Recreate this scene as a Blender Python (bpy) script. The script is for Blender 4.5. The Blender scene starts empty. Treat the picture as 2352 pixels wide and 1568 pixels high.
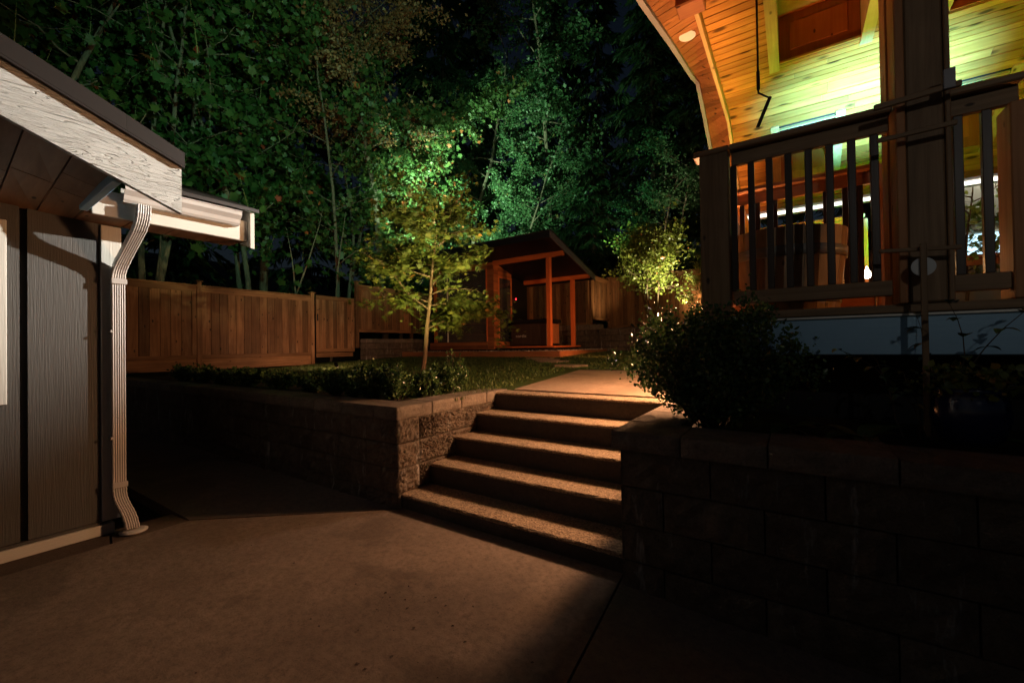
import bpy, math, random
import numpy as np
from mathutils import Vector, Matrix

S = bpy.context.scene
COL = S.collection
rnd = random.Random(7)
NR = np.random.RandomState(11)

# ------------------------------------------------------------------ camera
CAMH = 1.45
cd = bpy.data.cameras.new('camera'); cam = bpy.data.objects.new('camera', cd); COL.objects.link(cam)
cd.sensor_width = 36.0; cd.lens = 36.0 * 962.5 / 2352.0; cd.clip_start = 0.05; cd.clip_end = 400
yaw, pit, rol = math.radians(33.833), math.radians(0.561), math.radians(-0.844)
f = Vector((-math.sin(yaw) * math.cos(pit), math.cos(yaw) * math.cos(pit), math.sin(pit)))
r0 = Vector((math.cos(yaw), math.sin(yaw), 0)); u0 = r0.cross(f)
rt = math.cos(rol) * r0 + math.sin(rol) * u0; up = -math.sin(rol) * r0 + math.cos(rol) * u0
cam.matrix_world = Matrix(((rt.x, up.x, -f.x, 0), (rt.y, up.y, -f.y, 0), (rt.z, up.z, -f.z, CAMH), (0, 0, 0, 1)))
S.camera = cam

# ------------------------------------------------------------------ night sky, moon, exposure
W = bpy.data.worlds.new('World'); S.world = W; W.use_nodes = True
wn = W.node_tree; bg = wn.nodes['Background']
sky = wn.nodes.new('ShaderNodeTexSky'); sky.sky_type = 'NISHITA'; sky.sun_disc = False
SUN_EL, SUN_ROT = math.radians(30), math.radians(200)
sky.sun_elevation = SUN_EL; sky.sun_rotation = SUN_ROT
wn.links.new(sky.outputs[0], bg.inputs[0]); bg.inputs[1].default_value = 0.0030
sd = bpy.data.lights.new('moon', 'SUN'); sd.energy = 0.0022; sd.angle = math.radians(0.5); sd.color = (0.75, 0.85, 1)
so = bpy.data.objects.new('moon', sd); COL.objects.link(so)
so.rotation_euler = (math.radians(60), 0, math.radians(160)); so.location = (0, -5, 20)
S.view_settings.view_transform = 'Standard'; S.view_settings.look = 'None'
S.view_settings.exposure = 0; S.view_settings.gamma = 1; S.view_settings.use_curve_mapping = False
S.render.engine = 'CYCLES'
S.cycles.use_denoising = True; S.cycles.sample_clamp_indirect = 4; S.cycles.sample_clamp_direct = 0
S.cycles.max_bounces = 6; S.cycles.diffuse_bounces = 3; S.cycles.glossy_bounces = 3; S.cycles.transparent_max_bounces = 6
S.cycles.caustics_reflective = False; S.cycles.caustics_refractive = False

# ------------------------------------------------------------------ helpers
def tag(o, label=None, cat=None, group=None, kind=None):
    if label: o['label'] = label
    if cat: o['category'] = cat
    if group: o['group'] = group
    if kind: o['kind'] = kind
    return o
def origin(o):
    v = Vector((0, 0, 0))
    while o is not None:
        v += o.location; o = o.parent
    return v
def thing(name, loc, label=None, cat=None, group=None, kind=None, parent=None):
    o = bpy.data.objects.new(name, None); COL.objects.link(o)
    o.empty_display_size = 0.1
    o.location = Vector(loc) - origin(parent); o.parent = parent
    return tag(o, label, cat, group, kind)
def obj(name, verts, faces, mat, parent=None, smooth=False, label=None, cat=None, group=None, kind=None, loc=None):
    """verts in world coordinates"""
    v = np.asarray(verts, dtype=np.float32)
    if parent is not None: o0 = np.array(origin(parent))
    else:
        if loc is None: loc = ((v[:, 0].min() + v[:, 0].max()) / 2, (v[:, 1].min() + v[:, 1].max()) / 2, v[:, 2].min())
        o0 = np.array(loc)
    v = v - o0.astype(np.float32)
    me = bpy.data.meshes.new(name)
    if isinstance(faces, np.ndarray):
        nf, k = faces.shape
        me.vertices.add(len(v)); me.vertices.foreach_set('co', v.ravel())
        me.loops.add(nf * k); me.loops.foreach_set('vertex_index', faces.astype(np.int32).ravel())
        me.polygons.add(nf); me.polygons.foreach_set('loop_start', np.arange(0, nf * k, k, dtype=np.int32))
        me.polygons.foreach_set('loop_total', np.full(nf, k, dtype=np.int32))
        me.update(calc_edges=True)
    else:
        me.from_pydata([tuple(map(float, p)) for p in v], [], faces)
    if mat is not None: me.materials.append(mat)
    if smooth: me.polygons.foreach_set('use_smooth', [True] * len(me.polygons))
    o = bpy.data.objects.new(name, me); COL.objects.link(o)
    if parent is not None: o.parent = parent
    else: o.location = loc
    return tag(o, label, cat, group, kind)
def faceattr(o, name, arr):
    a = o.data.attributes.new(name, 'FLOAT', 'FACE'); a.data.foreach_set('value', np.asarray(arr, dtype=np.float32))
def cbox_geo(s, c=0.004):
    """chamfered box geometry of half sizes s, centred"""
    sx, sy, sz = s; c = min(c, sx * .45, sy * .45, sz * .45)
    V = []; idx = {}
    for i, X in enumerate((-1, 1)):
        for j, Y in enumerate((-1, 1)):
            for k, Z in enumerate((-1, 1)):
                for a in range(3):
                    p = [X * (sx - c), Y * (sy - c), Z * (sz - c)]; p[a] = (X * sx, Y * sy, Z * sz)[a]
                    idx[(X, Y, Z, a)] = len(V); V.append(p)
    F = []
    def q(l, n):
        a, b, d = (Vector(V[l[0]]), Vector(V[l[1]]), Vector(V[l[2]]))
        F.append(l if (b - a).cross(d - a).dot(Vector(n)) > 0 else l[::-1])
    for a in range(3):
        o1, o2 = [x for x in range(3) if x != a]
        for s_ in (-1, 1):
            l = []
            for (p, r_) in ((-1, -1), (1, -1), (1, 1), (-1, 1)):
                k = [0, 0, 0]; k[a] = s_; k[o1] = p; k[o2] = r_; l.append(idx[(k[0], k[1], k[2], a)])
            n = [0, 0, 0]; n[a] = s_; q(l, n)
            for t_ in (-1, 1):
                if a == 2: continue
                for b in range(a + 1, 3):
                    o3 = [x for x in range(3) if x != a and x != b][0]
                    k1 = [0, 0, 0]; k1[a] = s_; k1[b] = t_; k1[o3] = -1; k2 = list(k1); k2[o3] = 1
                    n = [0, 0, 0]; n[a] = s_; n[b] = t_
                    q([idx[(*k1, a)], idx[(*k2, a)], idx[(*k2, b)], idx[(*k1, b)]], n)
    for X in (-1, 1):
        for Y in (-1, 1):
            for Z in (-1, 1):
                q([idx[(X, Y, Z, 0)], idx[(X, Y, Z, 1)], idx[(X, Y, Z, 2)]], (X, Y, Z))
    return V, F
def box(name, x0, x1, y0, y1, z0, z1, mat, parent=None, c=0.004, **kw):
    V, F = cbox_geo(((x1 - x0) / 2, (y1 - y0) / 2, (z1 - z0) / 2), c)
    cx, cy, cz = (x0 + x1) / 2, (y0 + y1) / 2, (z0 + z1) / 2
    return obj(name, [(a + cx, b + cy, d + cz) for a, b, d in V], F, mat, parent, **kw)
def bar(name, p0, p1, w, h, mat, parent=None, upv=(0, 0, 1), c=0.004, **kw):
    """oriented box from p0 to p1 (centre line), w across, h along upv"""
    p0, p1 = Vector(p0), Vector(p1); d = p1 - p0; L = d.length; d.normalize()
    s = d.cross(Vector(upv)).normalized(); u = s.cross(d)
    V, F = cbox_geo((L / 2, w / 2, h / 2), c); m = (p0 + p1) / 2
    return obj(name, [m + d * a - s * b + u * e for a, b, e in V], F, mat, parent, **kw)
def prism(name, poly, axis, a0, a1, mat, parent=None, **kw):
    """poly = 2d list in the two remaining axes (x,y,z order), extruded along axis"""
    n = len(poly); V = []
    for a in (a0, a1):
        for p in poly:
            l = list(p); l.insert(axis, a); V.append(l)
    F = [list(range(n))[::-1], list(range(n, 2 * n))] + [[i, (i + 1) % n, n + (i + 1) % n, n + i] for i in range(n)]
    ar = sum(poly[i][0] * poly[(i + 1) % n][1] - poly[(i + 1) % n][0] * poly[i][1] for i in range(n))
    if (ar < 0) != (axis == 1): F = [g[::-1] for g in F]
    return obj(name, V, F, mat, parent, **kw)
def tubegeo(pts, rad, n=8, cap=True):
    V = []; F = []; pts = [Vector(p) for p in pts]
    if not hasattr(rad, '__len__'): rad = [rad] * len(pts)
    u = None
    for i, p in enumerate(pts):
        d = (pts[min(i + 1, len(pts) - 1)] - pts[max(i - 1, 0)]).normalized()
        if u is None: u = d.orthogonal().normalized()
        u = (u - d * u.dot(d)).normalized(); w = d.cross(u)
        for k in range(n):
            a = 2 * math.pi * k / n; V.append(p + (u * math.cos(a) + w * math.sin(a)) * rad[i])
    for i in range(len(pts) - 1):
        for k in range(n):
            F.append([i * n + k, i * n + (k + 1) % n, (i + 1) * n + (k + 1) % n, (i + 1) * n + k])
    if cap:
        F.append(list(range(n))[::-1]); F.append([(len(pts) - 1) * n + k for k in range(n)])
    return V, F
def join(parts):
    V = []; F = []
    for v, g in parts:
        o = len(V); V += list(v); F += [[i + o for i in q] for q in g]
    return V, F
def lathe(name, prof, cx, cy, n, mat, parent=None, **kw):
    V = []; F = []
    for r, z in prof:
        for k in range(n):
            a = 2 * math.pi * k / n; V.append((cx + r * math.cos(a), cy + r * math.sin(a), z))
    for i in range(len(prof) - 1):
        for k in range(n): F.append([i * n + k, i * n + (k + 1) % n, (i + 1) * n + (k + 1) % n, (i + 1) * n + k])
    F.append(list(range(n))[::-1]); F.append([(len(prof) - 1) * n + k for k in range(n)])
    return obj(name, V, F, mat, parent, smooth=True, **kw)

# ------------------------------------------------------------------ materials
class NT:
    def __init__(s, name, rough=0.7, spec=0.3):
        s.m = bpy.data.materials.new(name); s.m.use_nodes = True; s.t = s.m.node_tree
        s.b = s.t.nodes['Principled BSDF']; s.b.inputs['Roughness'].default_value = rough
        s.b.inputs['Specular IOR Level'].default_value = spec
    def n(s, t, **kw):
        x = s.t.nodes.new(t)
        for k, v in kw.items():
            if k in x.inputs: x.inputs[k].default_value = v
            else: setattr(x, k, v)
        return x
    def l(s, a, b): s.t.links.new(a, b)
    def coord(s, scale=(1, 1, 1), rand=True, out='Object', rot=(0, 0, 0)):
        tc = s.n('ShaderNodeTexCoord'); mp = s.n('ShaderNodeMapping'); mp.inputs['Scale'].default_value = scale
        mp.inputs['Rotation'].default_value = rot
        s.l(tc.outputs[out], mp.inputs[0])
        if rand:
            oi = s.n('ShaderNodeObjectInfo'); mu = s.n('ShaderNodeVectorMath', operation='SCALE'); mu.inputs[0].default_value = (37, 53, 71)
            s.l(oi.outputs['Random'], mu.inputs['Scale']); s.l(mu.outputs[0], mp.inputs['Location'])
        return mp.outputs[0]
    def noise(s, co, scale, detail=4, rough=0.6, dist=0.0):
        x = s.n('ShaderNodeTexNoise', Scale=scale, Detail=detail, Roughness=rough, Distortion=dist); s.l(co, x.inputs['Vector']); return x.outputs['Fac']
    def ramp(s, fac, stops):
        x = s.n('ShaderNodeValToRGB'); e = x.color_ramp.elements
        while len(e) < len(stops): e.new(0.5)
        for i, (p, c) in enumerate(stops):
            e[i].position = p; e[i].color = (*c, 1) if len(c) == 3 else c
        s.l(fac, x.inputs[0]); return x.outputs[0]
    def mix(s, fac, a, b, mode='MIX'):
        x = s.n('ShaderNodeMix', data_type='RGBA', blend_type=mode)
        for v, i in ((fac, 0), (a, 6), (b, 7)):
            if hasattr(v, 'links'): s.l(v, x.inputs[i])
            else: x.inputs[i].default_value = (*v, 1) if isinstance(v, tuple) else v
        return x.outputs[2]
    def bump(s, h, strength=0.4, dist=0.01):
        x = s.n('ShaderNodeBump', Strength=strength, Distance=dist); s.l(h, x.inputs['Height'])
        if s.b.inputs['Normal'].links: s.l(s.b.inputs['Normal'].links[0].from_socket, x.inputs['Normal'])
        s.l(x.outputs[0], s.b.inputs['Normal'])
    def col(s, c): 
        if hasattr(c, 'links'): s.l(c, s.b.inputs['Base Color'])
        else: s.b.inputs['Base Color'].default_value = (*c, 1)
        return s.m
    def randval(s, c, lo=0.75, hi=1.2):
        oi = s.n('ShaderNodeObjectInfo'); mr = s.n('ShaderNodeMapRange'); mr.inputs['To Min'].default_value = lo; mr.inputs['To Max'].default_value = hi
        s.l(oi.outputs['Random'], mr.inputs[0])
        hs = s.n('ShaderNodeHueSaturation'); s.l(mr.outputs[0], hs.inputs['Value']); s.l(c, hs.inputs['Color']); return hs.outputs[0]

def wood(name, dark, light, axis=2, grain=26, rough=0.65, knots=0.0, lo=0.75, hi=1.2, bumpd=0.003, stain=None):
    t = NT(name, rough, 0.25); sc = [grain] * 3; sc[axis] = grain * 0.045
    co = t.coord(tuple(sc)); g = t.noise(co, 1.0, 5, 0.65, 0.6)
    c = t.ramp(g, [(0.3, dark), (0.68, light)])
    co2 = t.coord((1, 1, 1)); w = t.noise(co2, 2.2, 3)
    c = t.mix(t.ramp(w, [(0.35, (0, 0, 0)), (0.7, (0.35, 0.35, 0.35))]), c, tuple(x * 0.55 for x in dark))
    if stain:
        c = t.mix(t.ramp(t.noise(t.coord((3, 3, 0.7)), 1.6, 4), [(0.55, (0, 0, 0)), (0.75, (0.6, 0.6, 0.6))]), c, stain)
    if knots > 0:
        s3 = [7] * 3; s3[axis] = 3.2
        v = t.n('ShaderNodeTexVoronoi', Scale=1.0); t.l(t.coord(tuple(s3)), v.inputs['Vector'])
        k = t.ramp(v.outputs['Distance'], [(knots * 0.5, (1, 1, 1)), (knots, (0, 0, 0))]); c = t.mix(k, c, tuple(x * 0.25 for x in dark))
    c = t.randval(c, lo, hi); t.bump(g, 0.5, bumpd); return t.col(c)

M = {}
M['fence'] = wood('fence_cedar', (0.16, 0.075, 0.032), (0.36, 0.19, 0.085), 2, 20, 0.62, 0.15, 0.5, 1.35, stain=(0.42, 0.27, 0.15))
M['fence_y'] = wood('fence_cedar_rail_y', (0.18, 0.085, 0.035), (0.36, 0.19, 0.085), 1, 20, 0.62, 0.1)
M['fence_x'] = wood('fence_cedar_rail_x', (0.18, 0.085, 0.035), (0.36, 0.19, 0.085), 0, 20, 0.62, 0.1)
M['ceil'] = wood('pine_ceiling', (0.40, 0.15, 0.022), (0.60, 0.27, 0.055), 0, 30, 0.42, 0.24, 0.68, 1.2, 0.0012)
M['soff'] = wood('pine_soffit', (0.30, 0.11, 0.03), (0.46, 0.19, 0.055), 0, 30, 0.5, 0.2, 0.65, 1.2, 0.0012)
M['pine_y'] = wood('pine_trim_y', (0.5, 0.3, 0.11), (0.68, 0.46, 0.2), 1, 26, 0.45, 0.12, 0.95, 1.1)
M['pine_x'] = wood('pine_trim_x', (0.5, 0.3, 0.11), (0.68, 0.46, 0.2), 0, 26, 0.45, 0.12, 0.95, 1.1)
M['shaft'] = wood('shaded_shaft_wood', (0.34, 0.085, 0.015), (0.46, 0.14, 0.025), 2, 16, 0.45, 0.09)  # dark orange tone carries the shade inside the unlit shaft
M['ced_x'] = wood('cedar_rail_x', (0.3, 0.105, 0.035), (0.46, 0.19, 0.07), 0, 26, 0.5, 0.08, 0.9, 1.1)
M['ced_y'] = wood('cedar_rail_y', (0.3, 0.105, 0.035), (0.46, 0.19, 0.07), 1, 26, 0.5, 0.08, 0.9, 1.1)
M['ced_z'] = wood('cedar_post', (0.26, 0.105, 0.04), (0.42, 0.2, 0.085), 2, 22, 0.6, 0.1, 0.9, 1.1, 0.004)
M['rail_x'] = wood('weathered_rail_x', (0.14, 0.085, 0.045), (0.25, 0.16, 0.09), 0, 26, 0.6, 0.08, 0.9, 1.1)
M['rail_z'] = wood('weathered_rail_z', (0.14, 0.085, 0.045), (0.25, 0.16, 0.09), 2, 26, 0.6, 0.1, 0.9, 1.1)
M['balus'] = wood('dark_baluster', (0.03, 0.02, 0.016), (0.06, 0.04, 0.03), 2, 26, 0.4, 0, 0.9, 1.1)
M['sauna_x'] = wood('sauna_cladding_x', (0.25, 0.085, 0.03), (0.45, 0.18, 0.07), 0, 16, 0.5, 0.08, 0.6, 1.25)
M['sauna_y'] = wood('sauna_cladding_y', (0.27, 0.09, 0.03), (0.5, 0.2, 0.075), 1, 16, 0.5, 0.08, 0.6, 1.25)
M['redced'] = wood('red_stained_cedar', (0.5, 0.12, 0.03), (0.66, 0.2, 0.06), 2, 16, 0.45, 0.05, 0.92, 1.08)
M['redced_x'] = wood('red_stained_cedar_x', (0.5, 0.12, 0.03), (0.66, 0.2, 0.06), 0, 16, 0.45, 0.05, 0.92, 1.08)
M['redced_y'] = wood('red_stained_cedar_y', (0.5, 0.14, 0.04), (0.66, 0.24, 0.08), 1, 16, 0.45, 0.05, 0.92, 1.08)
M['tub'] = wood('tub_stave_wood', (0.27, 0.17, 0.095), (0.45, 0.3, 0.18), 2, 26, 0.6, 0.1, 0.75, 1.15)
M['brown_soffit'] = wood('brown_soffit_panel', (0.22, 0.11, 0.055), (0.36, 0.19, 0.1), 0, 16, 0.55, 0.1, 0.7, 1.25)
M['timber_x'] = wood('edging_timber', (0.3, 0.11, 0.045), (0.48, 0.2, 0.09), 0, 16, 0.6, 0.05)
M['timber_y'] = wood('edging_timber_y', (0.34, 0.13, 0.05), (0.55, 0.25, 0.1), 1, 16, 0.6, 0.05)

def paint(name, c, axis=None, rough=0.5, grain=60, bs=0.6, bd=0.004, var=0.12, rot=(0, 0, 0), cath=0.0):
    t = NT(name, rough, 0.35)
    if axis is None: co = t.coord((1, 1, 1)); g = t.noise(co, 30, 4)
    else:
        sc = [grain] * 3; sc[axis] = grain * 0.035; co = t.coord(tuple(sc), rot=rot); g = t.noise(co, 1.0, 5, 0.65, 0.3)
    t.bump(g, bs, bd)
    big = t.noise(t.coord((1, 1, 1)), 1.3, 3)
    cc = t.mix(t.ramp(big, [(0.3, (0, 0, 0)), (0.75, (1, 1, 1))]), tuple(x * (1 - var) for x in c), tuple(min(1, x * (1 + var)) for x in c))
    if cath:
        s4 = [8.0] * 3; s4[axis] = 0.9; w = t.noise(t.coord(tuple(s4), rot=rot), 1.0, 3, 0.5, 0.5)
        m_ = t.n('ShaderNodeMath', operation='MULTIPLY'); m_.inputs[1].default_value = 26.0; t.l(w, m_.inputs[0])
        fr = t.n('ShaderNodeMath', operation='FRACT'); t.l(m_.outputs[0], fr.inputs[0])
        ln = t.ramp(fr.outputs[0], [(0.0, (0, 0, 0)), (0.10, (1, 1, 1)), (0.24, (0, 0, 0)), (1.0, (0, 0, 0))])
        t.bump(ln, 1.0, -bd * 0.5); mk = t.n('ShaderNodeMath', operation='MULTIPLY'); mk.inputs[1].default_value = cath
        t.l(ln, mk.inputs[0]); cc = t.mix(mk.outputs[0], cc, tuple(x * 0.4 for x in c))
    return t.col(cc)
M['barge'] = paint('barge_paint_woodgrain', (0.60, 0.595, 0.56), 1, 0.5, 95, 1.0, 0.011, rot=(math.radians(21), 0, 0), cath=0.3)
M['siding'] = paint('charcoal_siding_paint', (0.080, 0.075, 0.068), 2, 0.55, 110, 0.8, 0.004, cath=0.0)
M['trim'] = paint('cream_trim_paint', (0.60, 0.58, 0.52), 2, 0.5, 60, 0.7, 0.004)
M['trimx'] = paint('cream_trim_paint_y', (0.60, 0.565, 0.49), 1, 0.5, 40, 0.7, 0.004)
M['metalw'] = paint('cream_enamel_metal', (0.50, 0.46, 0.42), None, 0.36, bs=0.12, var=0.22)
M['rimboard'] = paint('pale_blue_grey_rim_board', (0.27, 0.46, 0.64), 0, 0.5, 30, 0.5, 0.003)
M['white'] = paint('white_paint', (0.8, 0.79, 0.74), None, 0.4, bs=0.1)
M['greywall'] = paint('grey_stucco', (0.34, 0.33, 0.28), None, 0.8, bs=0.3)
M['black'] = paint('black_cladding', (0.008, 0.008, 0.011), 2, 0.5, 20, 0.4)
M['darkroof'] = paint('dark_brown_roof_metal', (0.028, 0.022, 0.019), None, 0.5, bs=0.1)
M['greyfascia'] = paint('charcoal_fascia_metal', (0.14, 0.14, 0.16), None, 0.4, bs=0.05)
M['dark'] = paint('near_black_paint', (0.012, 0.012, 0.013), None, 0.8, bs=0.2)
M['steel'] = paint('dull_steel_hoop', (0.2, 0.19, 0.17), None, 0.4, bs=0.05); 
M['outer_barge'] = paint('weathered_grey_board', (0.30, 0.285, 0.26), 1, 0.6, 50, 0.6, 0.004)
M['disc'] = paint('pale_disc', (0.45, 0.47, 0.48), None, 0.5, bs=0.1)
def emis(name, c, s):
    t = NT(name); t.b.inputs['Emission Color'].default_value = (*c, 1); t.b.inputs['Emission Strength'].default_value = s
    t.b.inputs['Base Color'].default_value = (*c, 1); return t.m
M['bulb'] = emis('warm_white_bulb', (1, 0.86, 0.6), 30)
M['bulb_dim'] = emis('warm_lamp_lens', (1, 0.7, 0.4), 6)
M['led'] = emis('red_led', (1, 0.02, 0.03), 9)
M['strip'] = emis('bright_eave_line', (1, 0.97, 0.88), 2.6)  # glow added to give the bright white line along the far eave
M['winlit'] = emis('lit_window_glass', (0.55, 0.85, 1.0), 1.8)
def glassy(name, c=(0.02, 0.02, 0.022), rough=0.05):
    t = NT(name, rough, 0.5); t.b.inputs['Transmission Weight'].default_value = 0.85; t.b.inputs['IOR'].default_value = 1.45
    return t.col((0.45, 0.42, 0.4))
M['glass'] = glassy('tinted_glass')

def concrete(name, a, b, agg=False, rough=0.8):
    t = NT(name, rough, 0.3); co = t.coord((1, 1, 1), rand=False, out='Object')
    n1 = t.noise(co, 1.1, 5, 0.6); c = t.ramp(n1, [(0.3, a), (0.7, b)])
    n2 = t.noise(co, 6, 6, 0.7); c = t.mix(t.ramp(n2, [(0.45, (0, 0, 0)), (0.7, (0.4, 0.4, 0.4))]), c, tuple(x * 0.6 for x in a))
    if agg:
        v = t.n('ShaderNodeTexVoronoi', Scale=85.0); t.l(co, v.inputs['Vector'])
        cc = t.ramp(v.outputs['Color'], [(0.1, tuple(x * 0.4 for x in a)), (0.6, b), (0.95, tuple(min(1, x * 1.7) for x in b))])
        c = t.mix(0.65, c, cc); t.bump(v.outputs['Distance'], 1.0, 0.006); t.bump(t.noise(co, 40, 5, 0.8), 0.9, 0.012)
    else:
        sp = t.noise(co, 90, 2); c = t.mix(t.ramp(sp, [(0.58, (0, 0, 0)), (0.72, (0.6, 0.6, 0.6))]), c, tuple(x * 0.4 for x in a))
        m3 = t.noise(co, 24, 5, 0.75); c = t.mix(t.ramp(m3, [(0.35, (0.8, 0.8, 0.8)), (0.6, (0, 0, 0))]), c, tuple(x * 0.62 for x in a)); t.bump(n2, 0.5, 0.005); t.bump(m3, 0.5, 0.004); t.bump(sp, 0.4, 0.002)
        # darker damp stains with their own outline
        st = t.noise(co, 0.55, 6, 0.62, 0.4); c = t.mix(t.ramp(st, [(0.53, (0, 0, 0)), (0.58, (0.5, 0.5, 0.5))]), c, tuple(x * 0.45 for x in a))
    return t.col(c)
M['slab'] = concrete('broomed_concrete', (0.20, 0.15, 0.115), (0.29, 0.22, 0.17))
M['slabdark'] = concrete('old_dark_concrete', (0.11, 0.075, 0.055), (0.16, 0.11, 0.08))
M['path'] = concrete('path_concrete', (0.36, 0.25, 0.17), (0.46, 0.32, 0.22))
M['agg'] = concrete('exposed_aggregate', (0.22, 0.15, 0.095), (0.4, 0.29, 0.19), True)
M['riser'] = concrete('smooth_shaded_riser_concrete', (0.07, 0.055, 0.045), (0.11, 0.088, 0.07))  # smooth finish, also toned down to carry the shade on the risers
def blockmat(name, a, b, effl=0.5):
    t = NT(name, 0.9, 0.2); co = t.coord((1, 1, 1), rand=True)
    n1 = t.noise(co, 9, 6, 0.7); c = t.ramp(n1, [(0.3, a), (0.68, b)])
    g = t.noise(co, 70, 4, 0.8); c = t.mix(t.ramp(g, [(0.5, (0, 0, 0)), (0.75, (0.6, 0.6, 0.6))]), c, tuple(x * 0.35 for x in a))
    e = t.noise(t.coord((9, 9, 1.3), rand=False), 1.0, 4, 0.7)
    c = t.mix(t.ramp(e, [(0.6, (0, 0, 0)), (0.74, (effl, effl, effl))]), c, (0.5, 0.48, 0.45))
    t.bump(n1, 0.9, 0.03); t.bump(g, 0.9, 0.014); return t.randval(c, 0.8, 1.15) and t.col(t.randval(c, 0.8, 1.15))
M['block'] = blockmat('split_face_block', (0.095, 0.070, 0.052), (0.21, 0.158, 0.115), 0.85)
M['capb'] = blockmat('cap_stone', (0.17, 0.13, 0.10), (0.30, 0.235, 0.18), 0.15)
def soilmat():
    t = NT('soil', 0.95); co = t.coord((1, 1, 1), rand=False); n = t.noise(co, 14, 6, 0.75)
    t.bump(n, 0.8, 0.03); return t.col(t.ramp(n, [(0.3, (0.012, 0.009, 0.006)), (0.7, (0.045, 0.032, 0.02))]))
M['soil'] = soilmat()
def turfmat():
    t = NT('turf', 0.85, 0.2); co = t.coord((1, 1, 1), rand=False); n = t.noise(co, 60, 5, 0.8); b = t.noise(co, 0.9, 4)
    c = t.ramp(n, [(0.3, (0.025, 0.048, 0.012)), (0.7, (0.08, 0.13, 0.03))]); c = t.mix(t.ramp(b, [(0.4, (0, 0, 0)), (0.7, (0.5, 0.5, 0.5))]), c, (0.07, 0.07, 0.02))
    t.bump(n, 0.9, 0.03); return t.col(c)
M['turf'] = turfmat()
def leafmat(name, stops, rough=0.45, trans=0.25):
    t = NT(name, rough, 0.4); a = t.n('ShaderNodeAttribute', attribute_name='rnd')
    c = t.ramp(a.outputs['Fac'], stops); t.col(c)
    tr = t.n('ShaderNodeBsdfTranslucent'); t.l(c, tr.inputs[0]); mx = t.n('ShaderNodeMixShader'); mx.inputs[0].default_value = trans
    t.l(t.b.outputs[0], mx.inputs[1]); t.l(tr.outputs[0], mx.inputs[2]); t.l(mx.outputs[0], t.t.nodes['Material Output'].inputs[0]); return t.m
M['lf_maple'] = leafmat('bigleaf_maple_leaves', [(0, (0.03, 0.075, 0.02)), (0.5, (0.05, 0.12, 0.03)), (0.93, (0.09, 0.13, 0.03)), (0.97, (0.35, 0.13, 0.04)), (1, (0.3, 0.06, 0.03))])
M['lf_vine'] = leafmat('vine_maple_leaves', [(0, (0.04, 0.085, 0.025)), (0.5, (0.07, 0.14, 0.04)), (0.88, (0.12, 0.16, 0.045)), (0.95, (0.32, 0.2, 0.06)), (1, (0.45, 0.14, 0.05))])
M['lf_alder'] = leafmat('alder_leaves', [(0, (0.035, 0.09, 0.04)), (0.5, (0.06, 0.14, 0.055)), (0.95, (0.11, 0.18, 0.08)), (1, (0.2, 0.18, 0.06))], 0.4)
M['lf_dead'] = leafmat('brown_dying_leaves', [(0, (0.16, 0.07, 0.03)), (0.5, (0.36, 0.18, 0.08)), (1, (0.6, 0.38, 0.22))])
M['lf_con'] = leafmat('cedar_sprays', [(0, (0.01, 0.035, 0.014)), (0.5, (0.022, 0.06, 0.022)), (1, (0.045, 0.085, 0.025))], 0.6, 0.1)
M['lf_jap'] = leafmat('japanese_maple_leaves', [(0, (0.05, 0.075, 0.015)), (0.5, (0.11, 0.14, 0.025)), (0.85, (0.19, 0.19, 0.035)), (1, (0.34, 0.17, 0.04))], 0.45, 0.35)
M['lf_shrub'] = leafmat('bright_shrub_leaves', [(0, (0.1, 0.14, 0.02)), (0.5, (0.2, 0.24, 0.04)), (0.9, (0.33, 0.33, 0.08)), (1, (0.5, 0.2, 0.05))], 0.35, 0.3)
M['lf_box'] = leafmat('boxwood_leaves', [(0, (0.03, 0.065, 0.022)), (0.6, (0.075, 0.135, 0.04)), (1, (0.17, 0.25, 0.08))], 0.22, 0.12)
M['lf_grass'] = leafmat('grass_blades', [(0, (0.03, 0.055, 0.012)), (0.5, (0.08, 0.135, 0.03)), (1, (0.16, 0.19, 0.05))], 0.5, 0.2)
M['lf_hosta'] = leafmat('broad_leaves', [(0, (0.03, 0.06, 0.02)), (0.5, (0.05, 0.09, 0.03)), (1, (0.14, 0.11, 0.03))], 0.4, 0.1)
def barkmat(name, a, b):
    t = NT(name, 0.85); n = t.noise(t.coord((22, 22, 4)), 1, 5, 0.7); t.bump(n, 0.8, 0.02); return t.col(t.ramp(n, [(0.3, a), (0.7, b)]))
M['bark'] = barkmat('forest_bark', (0.09, 0.07, 0.05), (0.26, 0.22, 0.16))
M['shoot'] = barkmat('green_shoots', (0.16, 0.17, 0.06), (0.3, 0.3, 0.12))
M['bark_dark'] = barkmat('conifer_bark', (0.03, 0.02, 0.015), (0.08, 0.055, 0.04))
M['bark_j'] = barkmat('maple_bark', (0.10, 0.065, 0.035), (0.2, 0.13, 0.075))
def glaze():
    t = NT('dark_blue_glaze', 0.15, 0.6); return t.col((0.01, 0.015, 0.05))
M['glaze'] = glaze()
def gravelmat():
    t = NT('pebbles', 0.6); a = t.n('ShaderNodeAttribute', attribute_name='rnd'); return t.col(t.ramp(a.outputs['Fac'], [(0, (0.2, 0.17, 0.15)), (1, (0.7, 0.62, 0.52))]))
M['gravel'] = gravelmat()

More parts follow.
